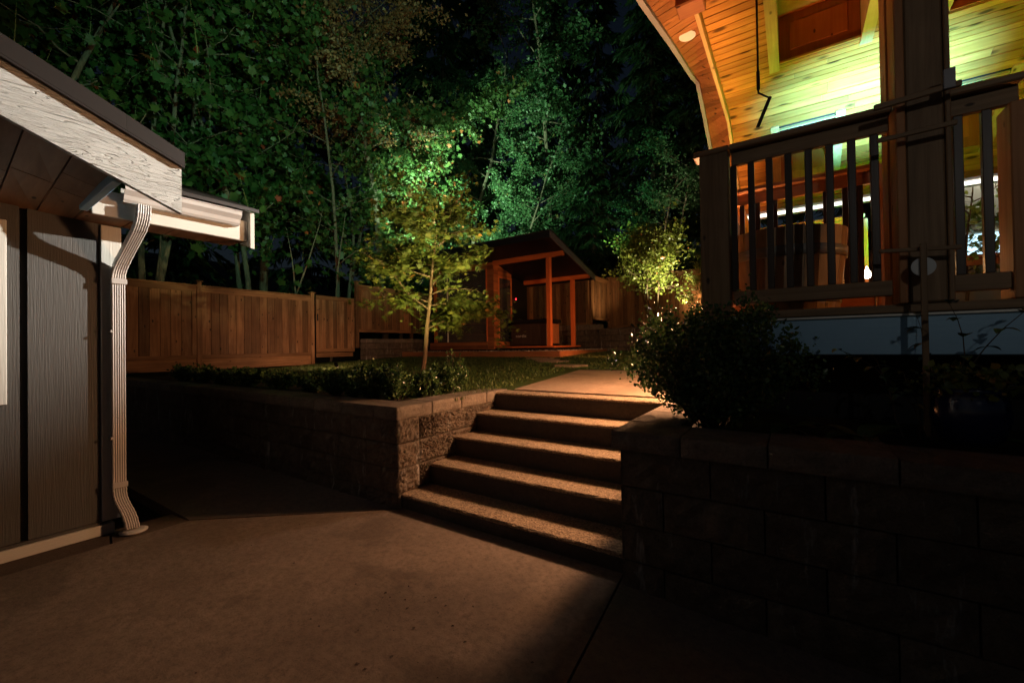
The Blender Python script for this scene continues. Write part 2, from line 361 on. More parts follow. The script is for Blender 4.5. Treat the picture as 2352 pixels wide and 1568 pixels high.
# ------------------------------------------------------------------ lamps of the place, and added fill lamps
def lamp(name, kind, loc, power, color, size=0.03, aim=None, angle=90, blend=0.5):
    d = bpy.data.lights.new(name, kind); d.energy = power; d.color = color; d.shadow_soft_size = size
    if kind == 'SPOT': d.spot_size = math.radians(angle); d.spot_blend = blend
    o = bpy.data.objects.new(name, d); COL.objects.link(o); o.location = loc
    if aim is not None: o.rotation_euler = (Vector(aim) - Vector(loc)).to_track_quat('-Z', 'Y').to_euler()
    return o
LA = (-0.675, 4.42, 1.80)
lamp('side_lamp_light', 'POINT', LA, 480, (1.0, 0.50, 0.24), 0.15)
LB = (-0.80, 6.75, 4.08)
lamp('soffit_spot_light', 'SPOT', LB, 4500, (1.0, 0.96, 0.87), 0.04, aim=(-3.95, 0.75, 2.6), angle=30, blend=1.0)
lamp('soffit_light', 'SPOT', LB, 300, (1.0, 0.70, 0.56), 0.3, aim=(-2.4, 2.5, 0.0), angle=49, blend=1.0)
LC = (-0.75, 1.6, 4.9)
lamp('tree_fill_light', 'SPOT', LC, 2700, (0.45, 1.0, 0.62), 0.08, aim=(-17, 10.0, 10.0), angle=62, blend=1.0)  # added unseen flood to brighten the trees at the left
LR = (-10.6, 9.62, 4.72)
lamp('alder_fill_light', 'SPOT', LR, 12500, (0.60, 1.0, 0.60), 0.08, aim=(-13.4, 15.8, 10.0), angle=88, blend=1.0)  # added flood to brighten the alder and the middle trees
LR2 = (-5.4, 12.5, 3.9)
lamp('cedar_fill_light', 'SPOT', LR2, 900, (0.35, 1.0, 0.55), 0.08, aim=(-7.0, 18.0, 12.0), angle=85, blend=1.0)  # added flood to brighten the cedars at the right
LG = (1.0, 5.3, 2.0)
lamp('ceiling_fill_light', 'SPOT', LG, 250, (0.05, 1.0, 0.06), 0.05, aim=(0.5, 6.1, 4.2), angle=125, blend=1.0)  # added green fill that turns the ceiling yellow-green
LG2 = (1.12, 5.35, 2.0)
lamp('ceiling_fill_light_narrow', 'SPOT', LG2, 2900, (0.26, 1.0, 1.7), 0.05, aim=(0.76, 6.15, 4.2), angle=52, blend=1.0)  # added narrow fill for the white hot spot on the ceiling
LW = (0.62, 5.4, 2.10)
lamp('deck_lantern_light', 'POINT', LW, 10, (1.0, 0.42, 0.11), 0.06)
LW2 = (1.9, 3.9, 2.3)
lamp('ceiling_fill_right', 'POINT', LW2, 130, (1.0, 0.36, 0.07), 0.06)  # added lantern light, warms the right of the ceiling
LW3 = (-0.25, 5.0, 1.95)
lamp('ceiling_fill_left', 'POINT', LW3, 170, (1.0, 0.36, 0.07), 0.05)  # added hidden lantern light, warms the left of the ceiling
LS = (-2.75, 13.8, 2.12)
lamp('shrub_uplight', 'SPOT', LS, 1900, (1.0, 0.92, 0.58), 0.04, aim=(-3.95, 14.7, 5.0), angle=70, blend=0.7)
LF = (-2.6, 15.2, 2.75)
lamp('fence_light', 'SPOT', LF, 90, (1.0, 0.6, 0.27), 0.03, aim=(-2.6, 15.9, 2.9), angle=140, blend=0.8)
LF2 = (-4.6, 14.3, 2.1)
lamp('fence_corner_light', 'SPOT', LF2, 130, (1.0, 0.62, 0.3), 0.03, aim=(-6.0, 14.9, 3.4), angle=75, blend=1.0)
LP = (-2.9, 9.5, 1.3)
lamp('sauna_fill_light', 'SPOT', LP, 230, (1.0, 0.32, 0.11), 0.03, aim=(-6.2, 11.0, 2.3), angle=62, blend=0.8)  # added spot to brighten the sauna posts
LM = (-4.05, 3.75, 1.02)
lamp('maple_uplight', 'SPOT', LM, 260, (1.0, 0.82, 0.30), 0.03, aim=(-4.8, 4.7, 2.7), angle=75, blend=0.9)
LI = (-8.2, 5.4, 1.1)
lamp('fence_fill_light', 'SPOT', LI, 230, (1.0, 0.55, 0.33), 0.03, aim=(-11.5, 6.6, 3.0), angle=115, blend=1.0)  # added lamp to brighten the long fence
LN = (2.6, 8.95, 4.2)
lamp('patio_fill_light', 'POINT', LN, 45, (1.0, 0.95, 0.8), 0.05)  # added lamp to brighten the grey wall beyond the deck
LH = (2.2, -2.6, 4.0)
lamp('deck_front_fill_light', 'SPOT', LH, 110, (1.0, 0.93, 0.82), 0.06, aim=(0.9, 3.3, 2.7), angle=37, blend=1.0)  # added lamp behind the camera to brighten rim board and posts
lamp('maple_fill_spot', 'SPOT', LA, 1700, (0.95, 0.90, 0.42), 0.03, aim=(-4.78, 4.6, 2.95), angle=32, blend=0.9)  # second head added to brighten the young maple

def zl(y): return 0.9 + 0.035 * max(0.0, y - 3.0)

# ------------------------------------------------------------------ ground, driveway
def terrain():
    xs = list(np.linspace(-60, 30, 46)); ys = list(np.linspace(-30, 80, 56)); V = []; F = []
    for y in ys:
        for x in xs:
            z = -0.12
            if y > 18: z = 1.2 + (y - 18) * 0.25
            if x < -13.5: z = max(z, 0.9 + (-13.5 - x) * 0.25) if y > -5 else z
            V.append((x, y, z))
    n = len(xs)
    for j in range(len(ys) - 1):
        for i in range(n - 1): F.append([j * n + i, j * n + i + 1, (j + 1) * n + i + 1, (j + 1) * n + i])
    obj('ground', V, F, M['soil'], kind='structure', loc=(0, 0, 0))
terrain()
def slab(name, poly, zf, mat, parent, th=0.1):
    n = len(poly); V = [(x, y, zf(x, y)) for x, y in poly] + [(x, y, zf(x, y) - th) for x, y in poly]
    F = [list(range(n)), list(range(n, 2 * n))[::-1]] + [[i, n + i, n + (i + 1) % n, (i + 1) % n] for i in range(n)]
    return obj(name, V, F, mat, parent)
drive = obj('driveway', [(-14, -4, -0.05), (5, -4, -0.4), (5, 2.5, -0.4), (-14, 2.55, -0.05)], [[0, 1, 2, 3]], M['slabdark'], kind='structure', loc=(-3, 0, -0.05))
def zg(x, y): return -0.05 * max(0.0, x + 0.9) 
g = 0.006
slab('concrete_slab', [(-4.27, -3.8), (-0.35 - g, -3.8), (-0.915 - g, 2.62), (-2.95, 2.62), (-2.96, 2.55), (-4.31 + g, 1.44)], lambda x, y: 0.0, M['slab'], drive)
slab('concrete_slab', [(-0.35 + g, -3.8), (4.8, -3.8), (4.8, 2.6), (-0.915 + g, 2.6)], zg, M['slab'], drive)
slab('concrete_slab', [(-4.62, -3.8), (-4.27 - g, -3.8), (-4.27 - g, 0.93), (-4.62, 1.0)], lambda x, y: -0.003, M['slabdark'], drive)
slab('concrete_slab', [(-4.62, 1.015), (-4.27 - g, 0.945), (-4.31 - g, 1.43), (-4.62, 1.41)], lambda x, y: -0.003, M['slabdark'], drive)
slab('concrete_slab', [(-13.5, 1.40 + g), (-4.33, 1.44 + g), (-2.975, 2.57), (-2.975, 2.7), (-13.5, 2.7)], lambda x, y: -0.001, M['slab'], drive)

# lawn
def lawn():
    xs = list(np.linspace(-11.6, 0.4, 49)); ys = list(np.linspace(2.75, 15.9, 54)); V = []; F = []
    for y in ys:
        for x in xs:
            z = zl(y) - 0.03 + 0.012 * math.sin(x * 2.1 + y) * math.cos(y * 1.7)
            if -3.3 < x and y < 7.0: z -= 0.03
            if x > -0.95 and y < 4.6: z = 0.84
            V.append((x, y, z))
    n = len(xs)
    for j in range(len(ys) - 1):
        for i in range(n - 1):
            if -3.1 < xs[i + 1] and xs[i] < -0.9 and ys[j] < 4.0: continue
            F.append([j * n + i, j * n + i + 1, (j + 1) * n + i + 1, (j + 1) * n + i])
    obj('lawn', V, F, M['turf'], kind='structure', loc=(-5, 8, 0.9))
    # blades
    N = 52000; x = NR.uniform(-11, -0.9, N); y = 3.3 + (12.5 - 3.3) * NR.rand(N) ** 1.5
    ok = ~((x > -3.35 + 0.12 * (6.9 - y)) & (y < 6.95)); ok &= ~((x < -3.3) & (y < 3.5)); x = x[ok]; y = y[ok]; n = len(x)
    h = NR.uniform(0.02, 0.045, n); a = NR.uniform(0, 6.28, n); w = 0.004 + 0.0006 * y; z = 0.9 + 0.035 * np.maximum(0, y - 3) - 0.03
    lx = NR.normal(0, .012, n); ly = NR.normal(0, .012, n)
    V = np.empty((n, 3, 3)); V[:, 0] = np.c_[x - w * np.cos(a), y - w * np.sin(a), z]; V[:, 1] = np.c_[x + w * np.cos(a), y + w * np.sin(a), z]
    V[:, 2] = np.c_[x + lx, y + ly, z + h]
    o = obj('grass', V.reshape(-1, 3), np.arange(3 * n).reshape(n, 3), M['lf_grass'], kind='stuff', label='short mown grass covering the lawn', loc=(-5, 7, 0.9))
    o['category'] = 'grass'
    faceattr(o, 'rnd', NR.rand(n))
lawn()

# path beyond the stairs
path = obj('path', [(-2.9, 4.28, 0.87), (-0.7, 4.28, 0.87), (-0.6, 7.0, 0.96), (-3.1, 6.9, 0.96)], [[0, 1, 2, 3]], M['path'], kind='structure')
zp = lambda x, y: 0.915 + 0.034 * (y - 4.28)
slab('concrete_slab', [(-2.86, 4.295), (-1.93, 4.295), (-1.96, 5.52), (-3.0, 5.5)], zp, M['path'], path, 0.08)
slab('concrete_slab', [(-1.92, 4.295), (-0.66, 4.295), (-0.66, 5.54), (-1.95, 5.52)], zp, M['path'], path, 0.08)
slab('concrete_slab', [(-3.002, 5.508), (-1.96, 5.528), (-1.99, 6.95), (-3.16, 6.84)], zp, M['path'], path, 0.08)
slab('concrete_slab', [(-1.95, 5.528), (-0.66, 5.548), (-0.66, 7.08), (-1.98, 6.95)], zp, M['path'], path, 0.08)
for i, (sx, sy, lb) in enumerate([(-3.62, 7.45, 'stepping stone nearest the concrete path'), (-4.55, 8.5, 'second stepping stone from the concrete path'), (-5.45, 9.35, 'stepping stone nearest the timber edging of the sauna'), (-4.95, 8.95, 'third stepping stone, in the middle of the row on the lawn')]):
    n = 11; V = []; rr = [rnd.uniform(0.26, 0.4) for _ in range(n)]
    for zz in (0.0, -0.05):
        for k in range(n):
            a = 2 * math.pi * k / n; V.append((sx + rr[k] * math.cos(a) * 1.2, sy + rr[k] * 0.75 * math.sin(a), zl(sy) + 0.004 + zz))
    obj('stepping_stone', V, [list(range(n)), list(range(n, 2 * n))[::-1]] + [[k, n + k, n + (k + 1) % n, (k + 1) % n] for k in range(n)], M['path'], label='flat ' + lb, cat='stepping stone', group='stepping stones across the lawn')

# ------------------------------------------------------------------ stairs
st = thing('garden_stairs', (-1.9, 3.4, 0), 'five exposed aggregate concrete steps between the two block retaining walls', 'stairs')
ny = [2.595, 2.955, 3.315, 3.675, 4.03, 4.285]; nz = [0.12, 0.315, 0.51, 0.705, 0.90]
def step_mesh(x0, x1, y0, y1, z0, z1):
    """step with a worn uneven front edge"""
    N = 46; V = []; F = []
    for i in range(N + 1):
        x = x0 + (x1 - x0) * i / N; j = lambda s: rnd.uniform(-s, s)
        V += [(x, y0 + 0.004 + j(.002), z0), (x, y0 + 0.004 + j(.002), z1 - 0.03), (x, y0 - 0.004 + j(.003), z1 - 0.010 + j(.003)), (x, y0 + 0.007 + j(.003), z1 + j(.0015)), (x, y1, z1)]
    for i in range(N):
        for k in range(4): F.append([i * 5 + k, (i + 1) * 5 + k, (i + 1) * 5 + k + 1, i * 5 + k + 1])
    return V, F
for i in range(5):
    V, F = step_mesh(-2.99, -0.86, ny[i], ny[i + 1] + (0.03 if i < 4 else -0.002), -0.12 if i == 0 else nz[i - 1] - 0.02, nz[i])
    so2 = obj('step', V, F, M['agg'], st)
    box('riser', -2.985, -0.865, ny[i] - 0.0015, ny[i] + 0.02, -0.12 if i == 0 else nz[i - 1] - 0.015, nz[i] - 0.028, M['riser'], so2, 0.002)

# ------------------------------------------------------------------ block retaining walls
def block(x0, x1, y0, y1, z0, z1, mat, parent, face, rough=0.012, name='concrete_block', nx=9, nz_=5):
    """block with one or two displaced split faces; face: list of 'y-' / 'x+' / 'x-'"""
    V = []; F = []
    def grid(f):
        base = len(V)
        a = nx; b = nz_
        for j in range(b + 1):
            for i in range(a + 1):
                u, v = i / a, j / b; edge = (i in (0, a)) or (j in (0, b)); d = 0 if edge else rnd.uniform(-rough * .3, rough)
                e = 0.006
                uu, vv = u, v
                if f == 'y-': V.append((x0 + (x1 - x0) * uu, y0 - d + (e if edge else 0), z0 + (z1 - z0) * vv))
                elif f == 'x+': V.append((x1 + d - (e if edge else 0), y0 + (y1 - y0) * uu, z0 + (z1 - z0) * vv))
                elif f == 'x-': V.append((x0 - d + (e if edge else 0), y1 + (y0 - y1) * uu, z0 + (z1 - z0) * vv))
        for j in range(b):
            for i in range(a): F.append([base + j * (a + 1) + i, base + j * (a + 1) + i + 1, base + (j + 1) * (a + 1) + i + 1, base + (j + 1) * (a + 1) + i])
    for f_ in face: grid(f_)
    b0 = len(V); e = 0.0065
    ax0, ax1, ay0 = x0 + (e if 'x-' in face else 0), x1 - (e if 'x+' in face else 0), y0 + (e if 'y-' in face else 0)
    V += [(ax0, ay0, z0), (ax1, ay0, z0), (ax1, y1, z0), (ax0, y1, z0), (ax0, ay0, z1), (ax1, ay0, z1), (ax1, y1, z1), (ax0, y1, z1)]
    for q in ([3, 2, 1, 0], [4, 5, 6, 7], [0, 1, 5, 4], [1, 2, 6, 5], [2, 3, 7, 6], [3, 0, 4, 7]): F.append([b0 + k for k in q])
    return obj(name, V, F, mat, parent)
G = 0.004
lw = thing('retaining_wall', (-3, 2.7, 0), 'long low split face block wall left of the steps with pale cap stones', 'retaining wall', 'block retaining walls')
zc = [-0.1, 0.12, 0.345, 0.57, 0.795]
for c in range(4):
    # long face (towards the driveway)
    x = -3.24 if c % 2 else -3.0 + 0.03; first = True; x = -2.965; k = 0
    ws = [0.24 if c % 2 else 0.46]
    while x > -11.4:
        w = ws[0] if k == 0 else 0.46; w2 = min(w, x + 11.5)
        near = x > -7
        block(x - w2 + G, x - (G if k else 0), 2.56 - (0.0 if k else 0.0), 2.82, zc[c] + G, zc[c + 1] - G, M['block'], lw, ['y-', 'x+'] if k == 0 else ['y-'], 0.018, nx=14 if k == 0 else (7 if near else 3), nz_=10 if k == 0 else (4 if near else 2))
        x -= w2; k += 1
    # side face along the stairs
    y = 2.82; k = 0; ws2 = [0.2 if c % 2 else 0.42]
    while y < 4.3:
        w = 0.46 if k else (0.22 if c % 2 else 0.4); y1 = min(y + w, 4.30)
        block(-3.22, -2.965, y + G, y1 - G, zc[c] + G, zc[c + 1] - G, M['block'], lw, ['x+'], 0.018, nx=30, nz_=16)
        y = y1; k += 1
def capstone(x0, x1, y0, y1, z0, z1, parent):
    return block(x0 + G, x1 - G, y0 + G, y1 - G, z0, z1 + rnd.uniform(-.003, .003), M['capb'], parent, ['y-', 'x+'], 0.006, 'cap_stone', 10, 4)
y = 2.53
for y1 in (2.98, 3.42, 3.86, 4.29): capstone(-3.27, -2.945, y, y1, 0.797, 0.912, lw); y = y1
x = -3.27
while x > -11.3: capstone(x - 0.5, x, 2.53, 2.85, 0.797, 0.912, lw); x -= 0.5
rw = thing('retaining_wall', (1.5, 2.6, -0.1), 'dark split face block wall right of the steps under the raised deck', 'retaining wall', 'block retaining walls')
zc2 = [-0.45, -0.29, -0.07, 0.15, 0.37, 0.595, 0.815]
for c in range(6):
    x = -0.885; k = 0
    while x < 4.2:
        w = (0.5 if c % 2 else 0.25) if k == 0 else 0.5; off = rnd.uniform(0, 0.01)
        block(x + G, x + w - G, 2.48 - off, 2.76, zc2[c] + G, zc2[c + 1] - G, M['block'], rw, ['y-', 'x-'] if k == 0 else ['y-'], 0.018, nx=7, nz_=4)
        x += w; k += 1
    y = 2.765
    while y < 4.3:
        y1 = min(y + 0.46, 4.31); block(-0.885, -0.62, y + G, y1 - G, zc2[c] + G, zc2[c + 1] - G, M['block'], rw, ['x-'], 0.018, nx=6, nz_=4); y = y1
x = -0.93
for w in (0.4, 0.415, 0.49, 0.5, 0.5, 0.5, 0.5, 0.5, 0.5, 0.5):
    block(x + G, x + w - G, 2.44, 2.80, 0.818, 0.93 + rnd.uniform(-.004, .004), M['capb'], rw, ['y-', 'x-'] if w == .4 else ['y-'], 0.008, 'cap_stone', 10, 4); x += w
y = 2.81
for k in range(3): block(-0.93, -0.6, y + G, y + 0.49 - G, 0.818, 0.93, M['capb'], rw, ['x-'], 0.006, 'cap_stone', 6, 3); y += 0.49
obj('planting_bed', [(-0.61, 2.78, 0.87), (5, 2.78, 0.87), (5, 7.6, 0.87), (-0.61, 7.6, 0.93)], [[0, 1, 2, 3]], M['soil'], kind='structure')
obj('planting_bed', [(-11.5, 2.83, 0.875), (-3.2, 2.83, 0.875), (-3.2, 3.9, 0.885), (-4.3, 3.55, 0.9), (-11.5, 3.5, 0.9)], [[0, 1, 2, 3, 4]], M['soil'], kind='structure')

# ------------------------------------------------------------------ fences
def fence_y(name, X, posts, zt, zb, label, kick=True, boards=0.15, gateinfo=None, side=1, zbf=None):
    """fence in the plane x = X, boards facing +x; posts = list of y"""
    f_ = thing(name, (X, posts[0], zb), label, 'fence', 'cedar board fences')
    for y in posts:
        box('post', X - 0.045, X + 0.05, y - 0.05, y + 0.05, zb - 0.3, zt + 0.09, M['fence'], f_, 0.006)
        V = []; zt_ = zt + 0.09
        V = [(X - .07, y - .075, zt_), (X + .075, y - .075, zt_), (X + .075, y + .075, zt_), (X - .07, y + .075, zt_), (X - .07, y - .075, zt_ + .02), (X + .075, y - .075, zt_ + .02), (X + .075, y + .075, zt_ + .02), (X - .07, y + .075, zt_ + .02), (X, y, zt_ + .06)]
        obj('post_cap', V, [[3, 2, 1, 0], [0, 1, 5, 4], [1, 2, 6, 5], [2, 3, 7, 6], [3, 0, 4, 7], [4, 5, 8], [5, 6, 8], [6, 7, 8], [7, 4, 8]], M['fence'], f_)
    for a, b in zip(posts[:-1], posts[1:]):
        a += 0.052; b -= 0.052
        box('cap_rail', X - 0.05, X + 0.06, a, b, zt - 0.025, zt + 0.012, M['fence_y'], f_)
        box('top_rail', X + 0.008, X + 0.035, a, b, zt - 0.15, zt - 0.027, M['fence_y'], f_)
        box('bottom_rail', X + 0.008, X + 0.035, a, b, zb + 0.20, zb + 0.29, M['fence_y'], f_)
        box('side_trim', X + 0.008, X + 0.034, a, a + 0.09, zb + 0.292, zt - 0.152, M['fence'], f_)
        box('side_trim', X + 0.008, X + 0.034, b - 0.09, b, zb + 0.292, zt - 0.152, M['fence'], f_)
        if kick: box('kick_board', X - 0.02, X + 0.012, a, b, zb - 0.06, zb + 0.198, M['fence_y'], f_)
        y = a; 
        while y < b - 0.02:
            w = min(boards * rnd.uniform(0.93, 1.05), b - y)
            if b - y - w < 0.04: w = b - y
            d = rnd.uniform(-.003, .003)
            box('fence_board', X - 0.018 + d, X + 0.004 + d, y + 0.003, y + w - 0.003, zb + 0.205, zt - 0.03, M['fence'], f_, 0.003); y += w
    return f_
def fence_x(name, Y, posts, zt, zb, label, kick=False, boards=0.15):
    f_ = thing(name, (posts[0], Y, zb), label, 'fence', 'cedar board fences')
    for x in posts:
        box('post', x - 0.05, x + 0.05, Y - 0.05, Y + 0.045, zb - 0.3, zt + 0.06, M['fence'], f_, 0.006)
    for a, b in zip(posts[:-1], posts[1:]):
        a += 0.052; b -= 0.052
        box('cap_rail', a, b, Y - 0.06, Y + 0.05, zt - 0.025, zt + 0.012, M['fence_x'], f_)
        box('top_rail', a, b, Y - 0.035, Y - 0.008, zt - 0.15, zt - 0.027, M['fence_x'], f_)
        box('bottom_rail', a, b, Y - 0.035, Y - 0.008, zb, zb + 0.11, M['fence_x'], f_)
        x = a
        while x < b - 0.02:
            w = min(boards * rnd.uniform(0.93, 1.05), b - x)
            if b - x - w < 0.04: w = b - x
            d = rnd.uniform(-.003, .003)
            box('fence_board', x + 0.003, x + w - 0.003, Y - 0.004 + d, Y + 0.018 + d, zb + 0.02, zt - 0.03, M['fence'], f_, 0.003); x += w
    return f_
fence_y('board_fence', -11.5, [1.6, 4.05, 6.82], 2.955, 1.05, 'brown cedar board fence between the shed and the gate', boards=0.19)
gt = thing('garden_gate', (-11.5, 6.9, 1.1), 'reddish cedar garden gate of narrow boards with a black latch', 'gate')
ga, gb = 6.93, 8.2
box('top_rail', -11.49, -11.455, ga, gb, 2.88, 3.0, M['fence_y'], gt); box('bottom_rail', -11.49, -11.455, ga, gb, 1.34, 1.44, M['fence_y'], gt)
box('kick_board', -11.50, -11.47, ga, gb - .05, 1.19, 1.32, M['fence_y'], gt)
for a, b in ((ga, ga + .07), (gb - .1, gb)): box('stile', -11.49, -11.456, a, b, 1.442, 2.878, M['fence'], gt)
y = ga + .07
for k in range(9):
    w = (gb - .1 - ga - .07) / 9; box('gate_board', -11.515, -11.492, y + .002, y + w - .002, 1.4, 2.9, M['fence'], gt, 0.003); y += w
bar('latch', (-11.44, ga + 0.03, 2.25), (-11.44, ga + 0.03, 2.45), 0.03, 0.02, M['dark'], gt, upv=(1, 0, 0)); bar('latch_handle', (-11.42, ga + 0.0, 2.56), (-11.42, ga + 0.10, 2.6), 0.015, 0.015, M['dark'], gt)
fence_y('board_fence', -11.5, [8.32, 10.6, 13.0], 3.45, 1.75, 'taller cedar fence on blocks between the gate and the sauna', kick=False, boards=0.17)
fence_x('board_fence', 14.0, [-11.5, -8.9, -6.1], 3.86, 2.12, 'cedar fence seen through the open porch of the sauna')
fence_y('board_fence', -6.02, [14.1, 15.85], 3.95, 2.15, 'short brightly lit return of cedar fence right of the sauna', kick=False)
fence_x('board_fence', 15.95, [-5.95, -3.6, -1.2, 1.2, 3.6, 6.0], 4.05, 2.05, 'cedar fence behind the brightly lit shrub and the deck')

# block plinths under the far fences
def plinth(name, segs, label):
    p_ = thing(name, segs[0] + (1.0,), label, 'retaining wall', 'block retaining walls')
    for (a, b, z0, z1) in segs[1]:
        c = 0; z = z0
        while z < z1 - 0.03:
            h = min(0.2, z1 - z); L = math.hypot(b[0] - a[0], b[1] - a[1]); dx, dy = (b[0] - a[0]) / L, (b[1] - a[1]) / L; s = -0.2 if c % 2 else 0.0
            last = z + h >= z1 - 0.03
            while s < L:
                s0, s1 = max(0, s), min(L, s + 0.45)
                if s1 - s0 > 0.03:
                    pr = 0.03 if last else rnd.uniform(0, .008)
                    bar('cap_stone' if last else 'concrete_block', (a[0] + dx * (s0 + .004) + dy * pr / 2, a[1] + dy * (s0 + .004) - dx * pr / 2, z + h / 2), (a[0] + dx * (s1 - .004) + dy * pr / 2, a[1] + dy * (s1 - .004) - dx * pr / 2, z + h / 2), 0.3 + pr, h - 0.008, M['capb' if last else 'block'], p_, c=0.012)
                s += 0.45
            z += h; c += 1
    return p_
plinth('retaining_wall', ((-11.5, 11), [((-11.45, 8.5), (-11.45, 14.0), 1.0, 1.74)]), 'stained block base under the tall fence beside the gate')
plinth('retaining_wall', ((-8, 14), [((-11.3, 13.85), (-5.5, 13.85), 1.15, 2.15)]), 'block wall behind the sauna porch under the back fence')
plinth('retaining_wall', ((-2, 13.8), [((-5.45, 13.55), (3.0, 13.55), 1.15, 1.98)]), 'low block wall holding up the bed of the lit shrub')
obj('planting_bed', [(-5.45, 13.65, 1.93), (6, 13.65, 1.93), (6, 16, 2.1), (-5.45, 16, 2.1)], [[0, 1, 2, 3]], M['soil'], kind='structure')

# ------------------------------------------------------------------ shed at the left
sh = thing('garden_shed', (-6, 0, 0), 'taupe panelled shed with cream barge board and brown eave soffit at the left', 'shed')
XW = -4.58
ztop = lambda y: 2.93 + 0.39 * (0.40 - y) + 0.36   # underside line of the gable roof
zsof = lambda y: 3.30 - 0.385 * (y - 0.40)
prism('wall', [(-2.5, 0.09), (1.03, 0.09), (1.03, 2.50), (-2.5, 2.75)], 0, -8.5, XW - 0.035, M['siding'], sh)
def panel(y0, y1, z0):
    return prism('siding_panel', [(y0, z0), (y1, z0), (y1, 2.505 - .08 * (y1 - .44)), (y0, 2.505 - .08 * (y0 - .44))], 0, XW - 0.034, XW, M['siding'], sh)
panel(0.565, 0.943, 0.108); panel(0.2, 0.527, 0.108); panel(-0.25, 0.165, 0.108); panel(-0.7, -0.285, 0.108); panel(-1.2, -.735, .108)
box('corner_trim', XW - 0.05, XW + 0.018, 0.948, 1.071, 0.105, 2.46, M['trim'], sh)
box('base_board', XW - 0.05, XW + 0.03, -1.5, 1.02, 0.0, 0.082, M['trimx'], sh)
box('drip_strip', XW - 0.04, XW + 0.012, -1.5, 0.945, 0.084, 0.104, M['siding'], sh)
box('window_casing', XW - 0.02, XW + 0.03, 0.12, 0.466, 1.09, 2.38, M['trim'], sh)
# gable barge board and roof over it
BX = -3.4; K = 3.4 / 4.15
def kp(y, z): return (y * K, CAMH + (z - CAMH) * K)
def pk(name, pts, x0, x1, mat): return prism(name, [kp(*p) for p in pts], 0, x0, x1, mat, sh)
pk('barge_board', [(-2.2, 4.35), (1.349, 2.952), (1.349, 2.573), (-2.2, 4.031)], BX - 0.04, BX, M['barge'])
pk('roof_slab', [(-2.2, 4.36), (1.0, 3.102), (1.0, 3.222), (-2.2, 4.536)], -8.5, BX + 0.03, M['darkroof'])
pk('roof_slab', [(1.001, 3.102), (1.36, 2.960), (1.36, 3.065), (1.001, 3.222)], -3.85, BX + 0.03, M['darkroof'])
pk('drip_edge', [(-2.2, 4.34), (1.36, 2.942), (1.36, 2.957), (-2.2, 4.357)], BX + 0.002, BX + 0.032, M['darkroof'])
zb = lambda y: CAMH + (2.965 - 0.41 * (y / K - 0.399) - CAMH) * K + 0.05
zw = lambda y: 2.50 - 0.08 * (y - 0.44)
y = -1.1
while y < 0.78:
    y2 = min(y + 0.19, 0.80); e = rnd.uniform(-0.004, 0.004); n_ = 3
    cuts = sorted([XW - 0.03, BX - 0.042] + [rnd.uniform(XW + .15, BX - .2)] + ([rnd.uniform(XW + .3, BX - .3)] if rnd.random() < .5 else []))
    for xa, xb in zip(cuts[:-1], cuts[1:]):
        if xb - xa < .08: continue
        zz = lambda x, q: zw(q) + (zb(q) - zw(q)) * (x - XW) / (BX - XW) + e
        V = [(x, q, zz(x, q)) for x, q in ((xa + .003, y + .004), (xb - .003, y + .004), (xb - .003, y2 - .004), (xa + .003, y2 - .004))]
        V += [(p[0], p[1], p[2] + .02) for p in V]
        obj('soffit_board', V, [[3, 2, 1, 0], [4, 5, 6, 7], [0, 1, 5, 4], [1, 2, 6, 5], [2, 3, 7, 6], [3, 0, 4, 7]], M['brown_soffit'], sh)
    y += 0.19
bar('lookout', (-4.24, 0.79, 2.50), (BX - 0.042, 0.79, 2.52), 0.045, 0.06, M['rimboard'], sh)
# main eave running back with gutter
FX = -4.27
box('fascia', FX - 0.03, FX, 0.84, 1.90, 2.47, 2.66, M['trimx'], sh)
for a_, b_ in ((.805, 1.08), (1.086, 1.36), (1.366, 1.64), (1.646, 1.89)): box('eave_soffit', XW - .03, FX - 0.032, a_, b_, 2.475, 2.495, M['brown_soffit'], sh, .003)
prof = [(0, 0), (0.06, 0), (0.075, 0.02), (0.085, 0.05), (0.115, 0.085), (0.115, 0.115), (0.122, 0.118), (0.122, 0.125), (0.108, 0.125), (0.108, 0.09), (0.078, 0.055), (0.065, 0.012), (0.006, 0.008), (0.006, 0.12), (0, 0.12)]
prism('gutter', [(FX + .002 + a, 2.585 + b) for a, b in prof], 1, 1.0, 1.80, M['metalw'], sh)
prism('gutter_end_cap', [(FX + .002 + a, 2.585 + b) for a, b in prof[:8]] + [(FX + .002, 2.705)], 1, 1.80, 1.805, M['metalw'], sh)
prism('rake_board', [(FX + .05, 2.40), (FX + .05, 2.735), (-6.6, 2.735 + .36 * 2.38), (-6.6, 2.40 + .36 * 2.38)], 1, 1.905, 1.94, M['trimx'], sh)
prism('roof_edge', [(FX + .10, 2.735), (FX + .10, 2.765), (-6.6, 2.765 + .36 * 2.43), (-6.6, 2.735 + .36 * 2.43)], 1, 0.9, 1.96, M['darkroof'], sh)

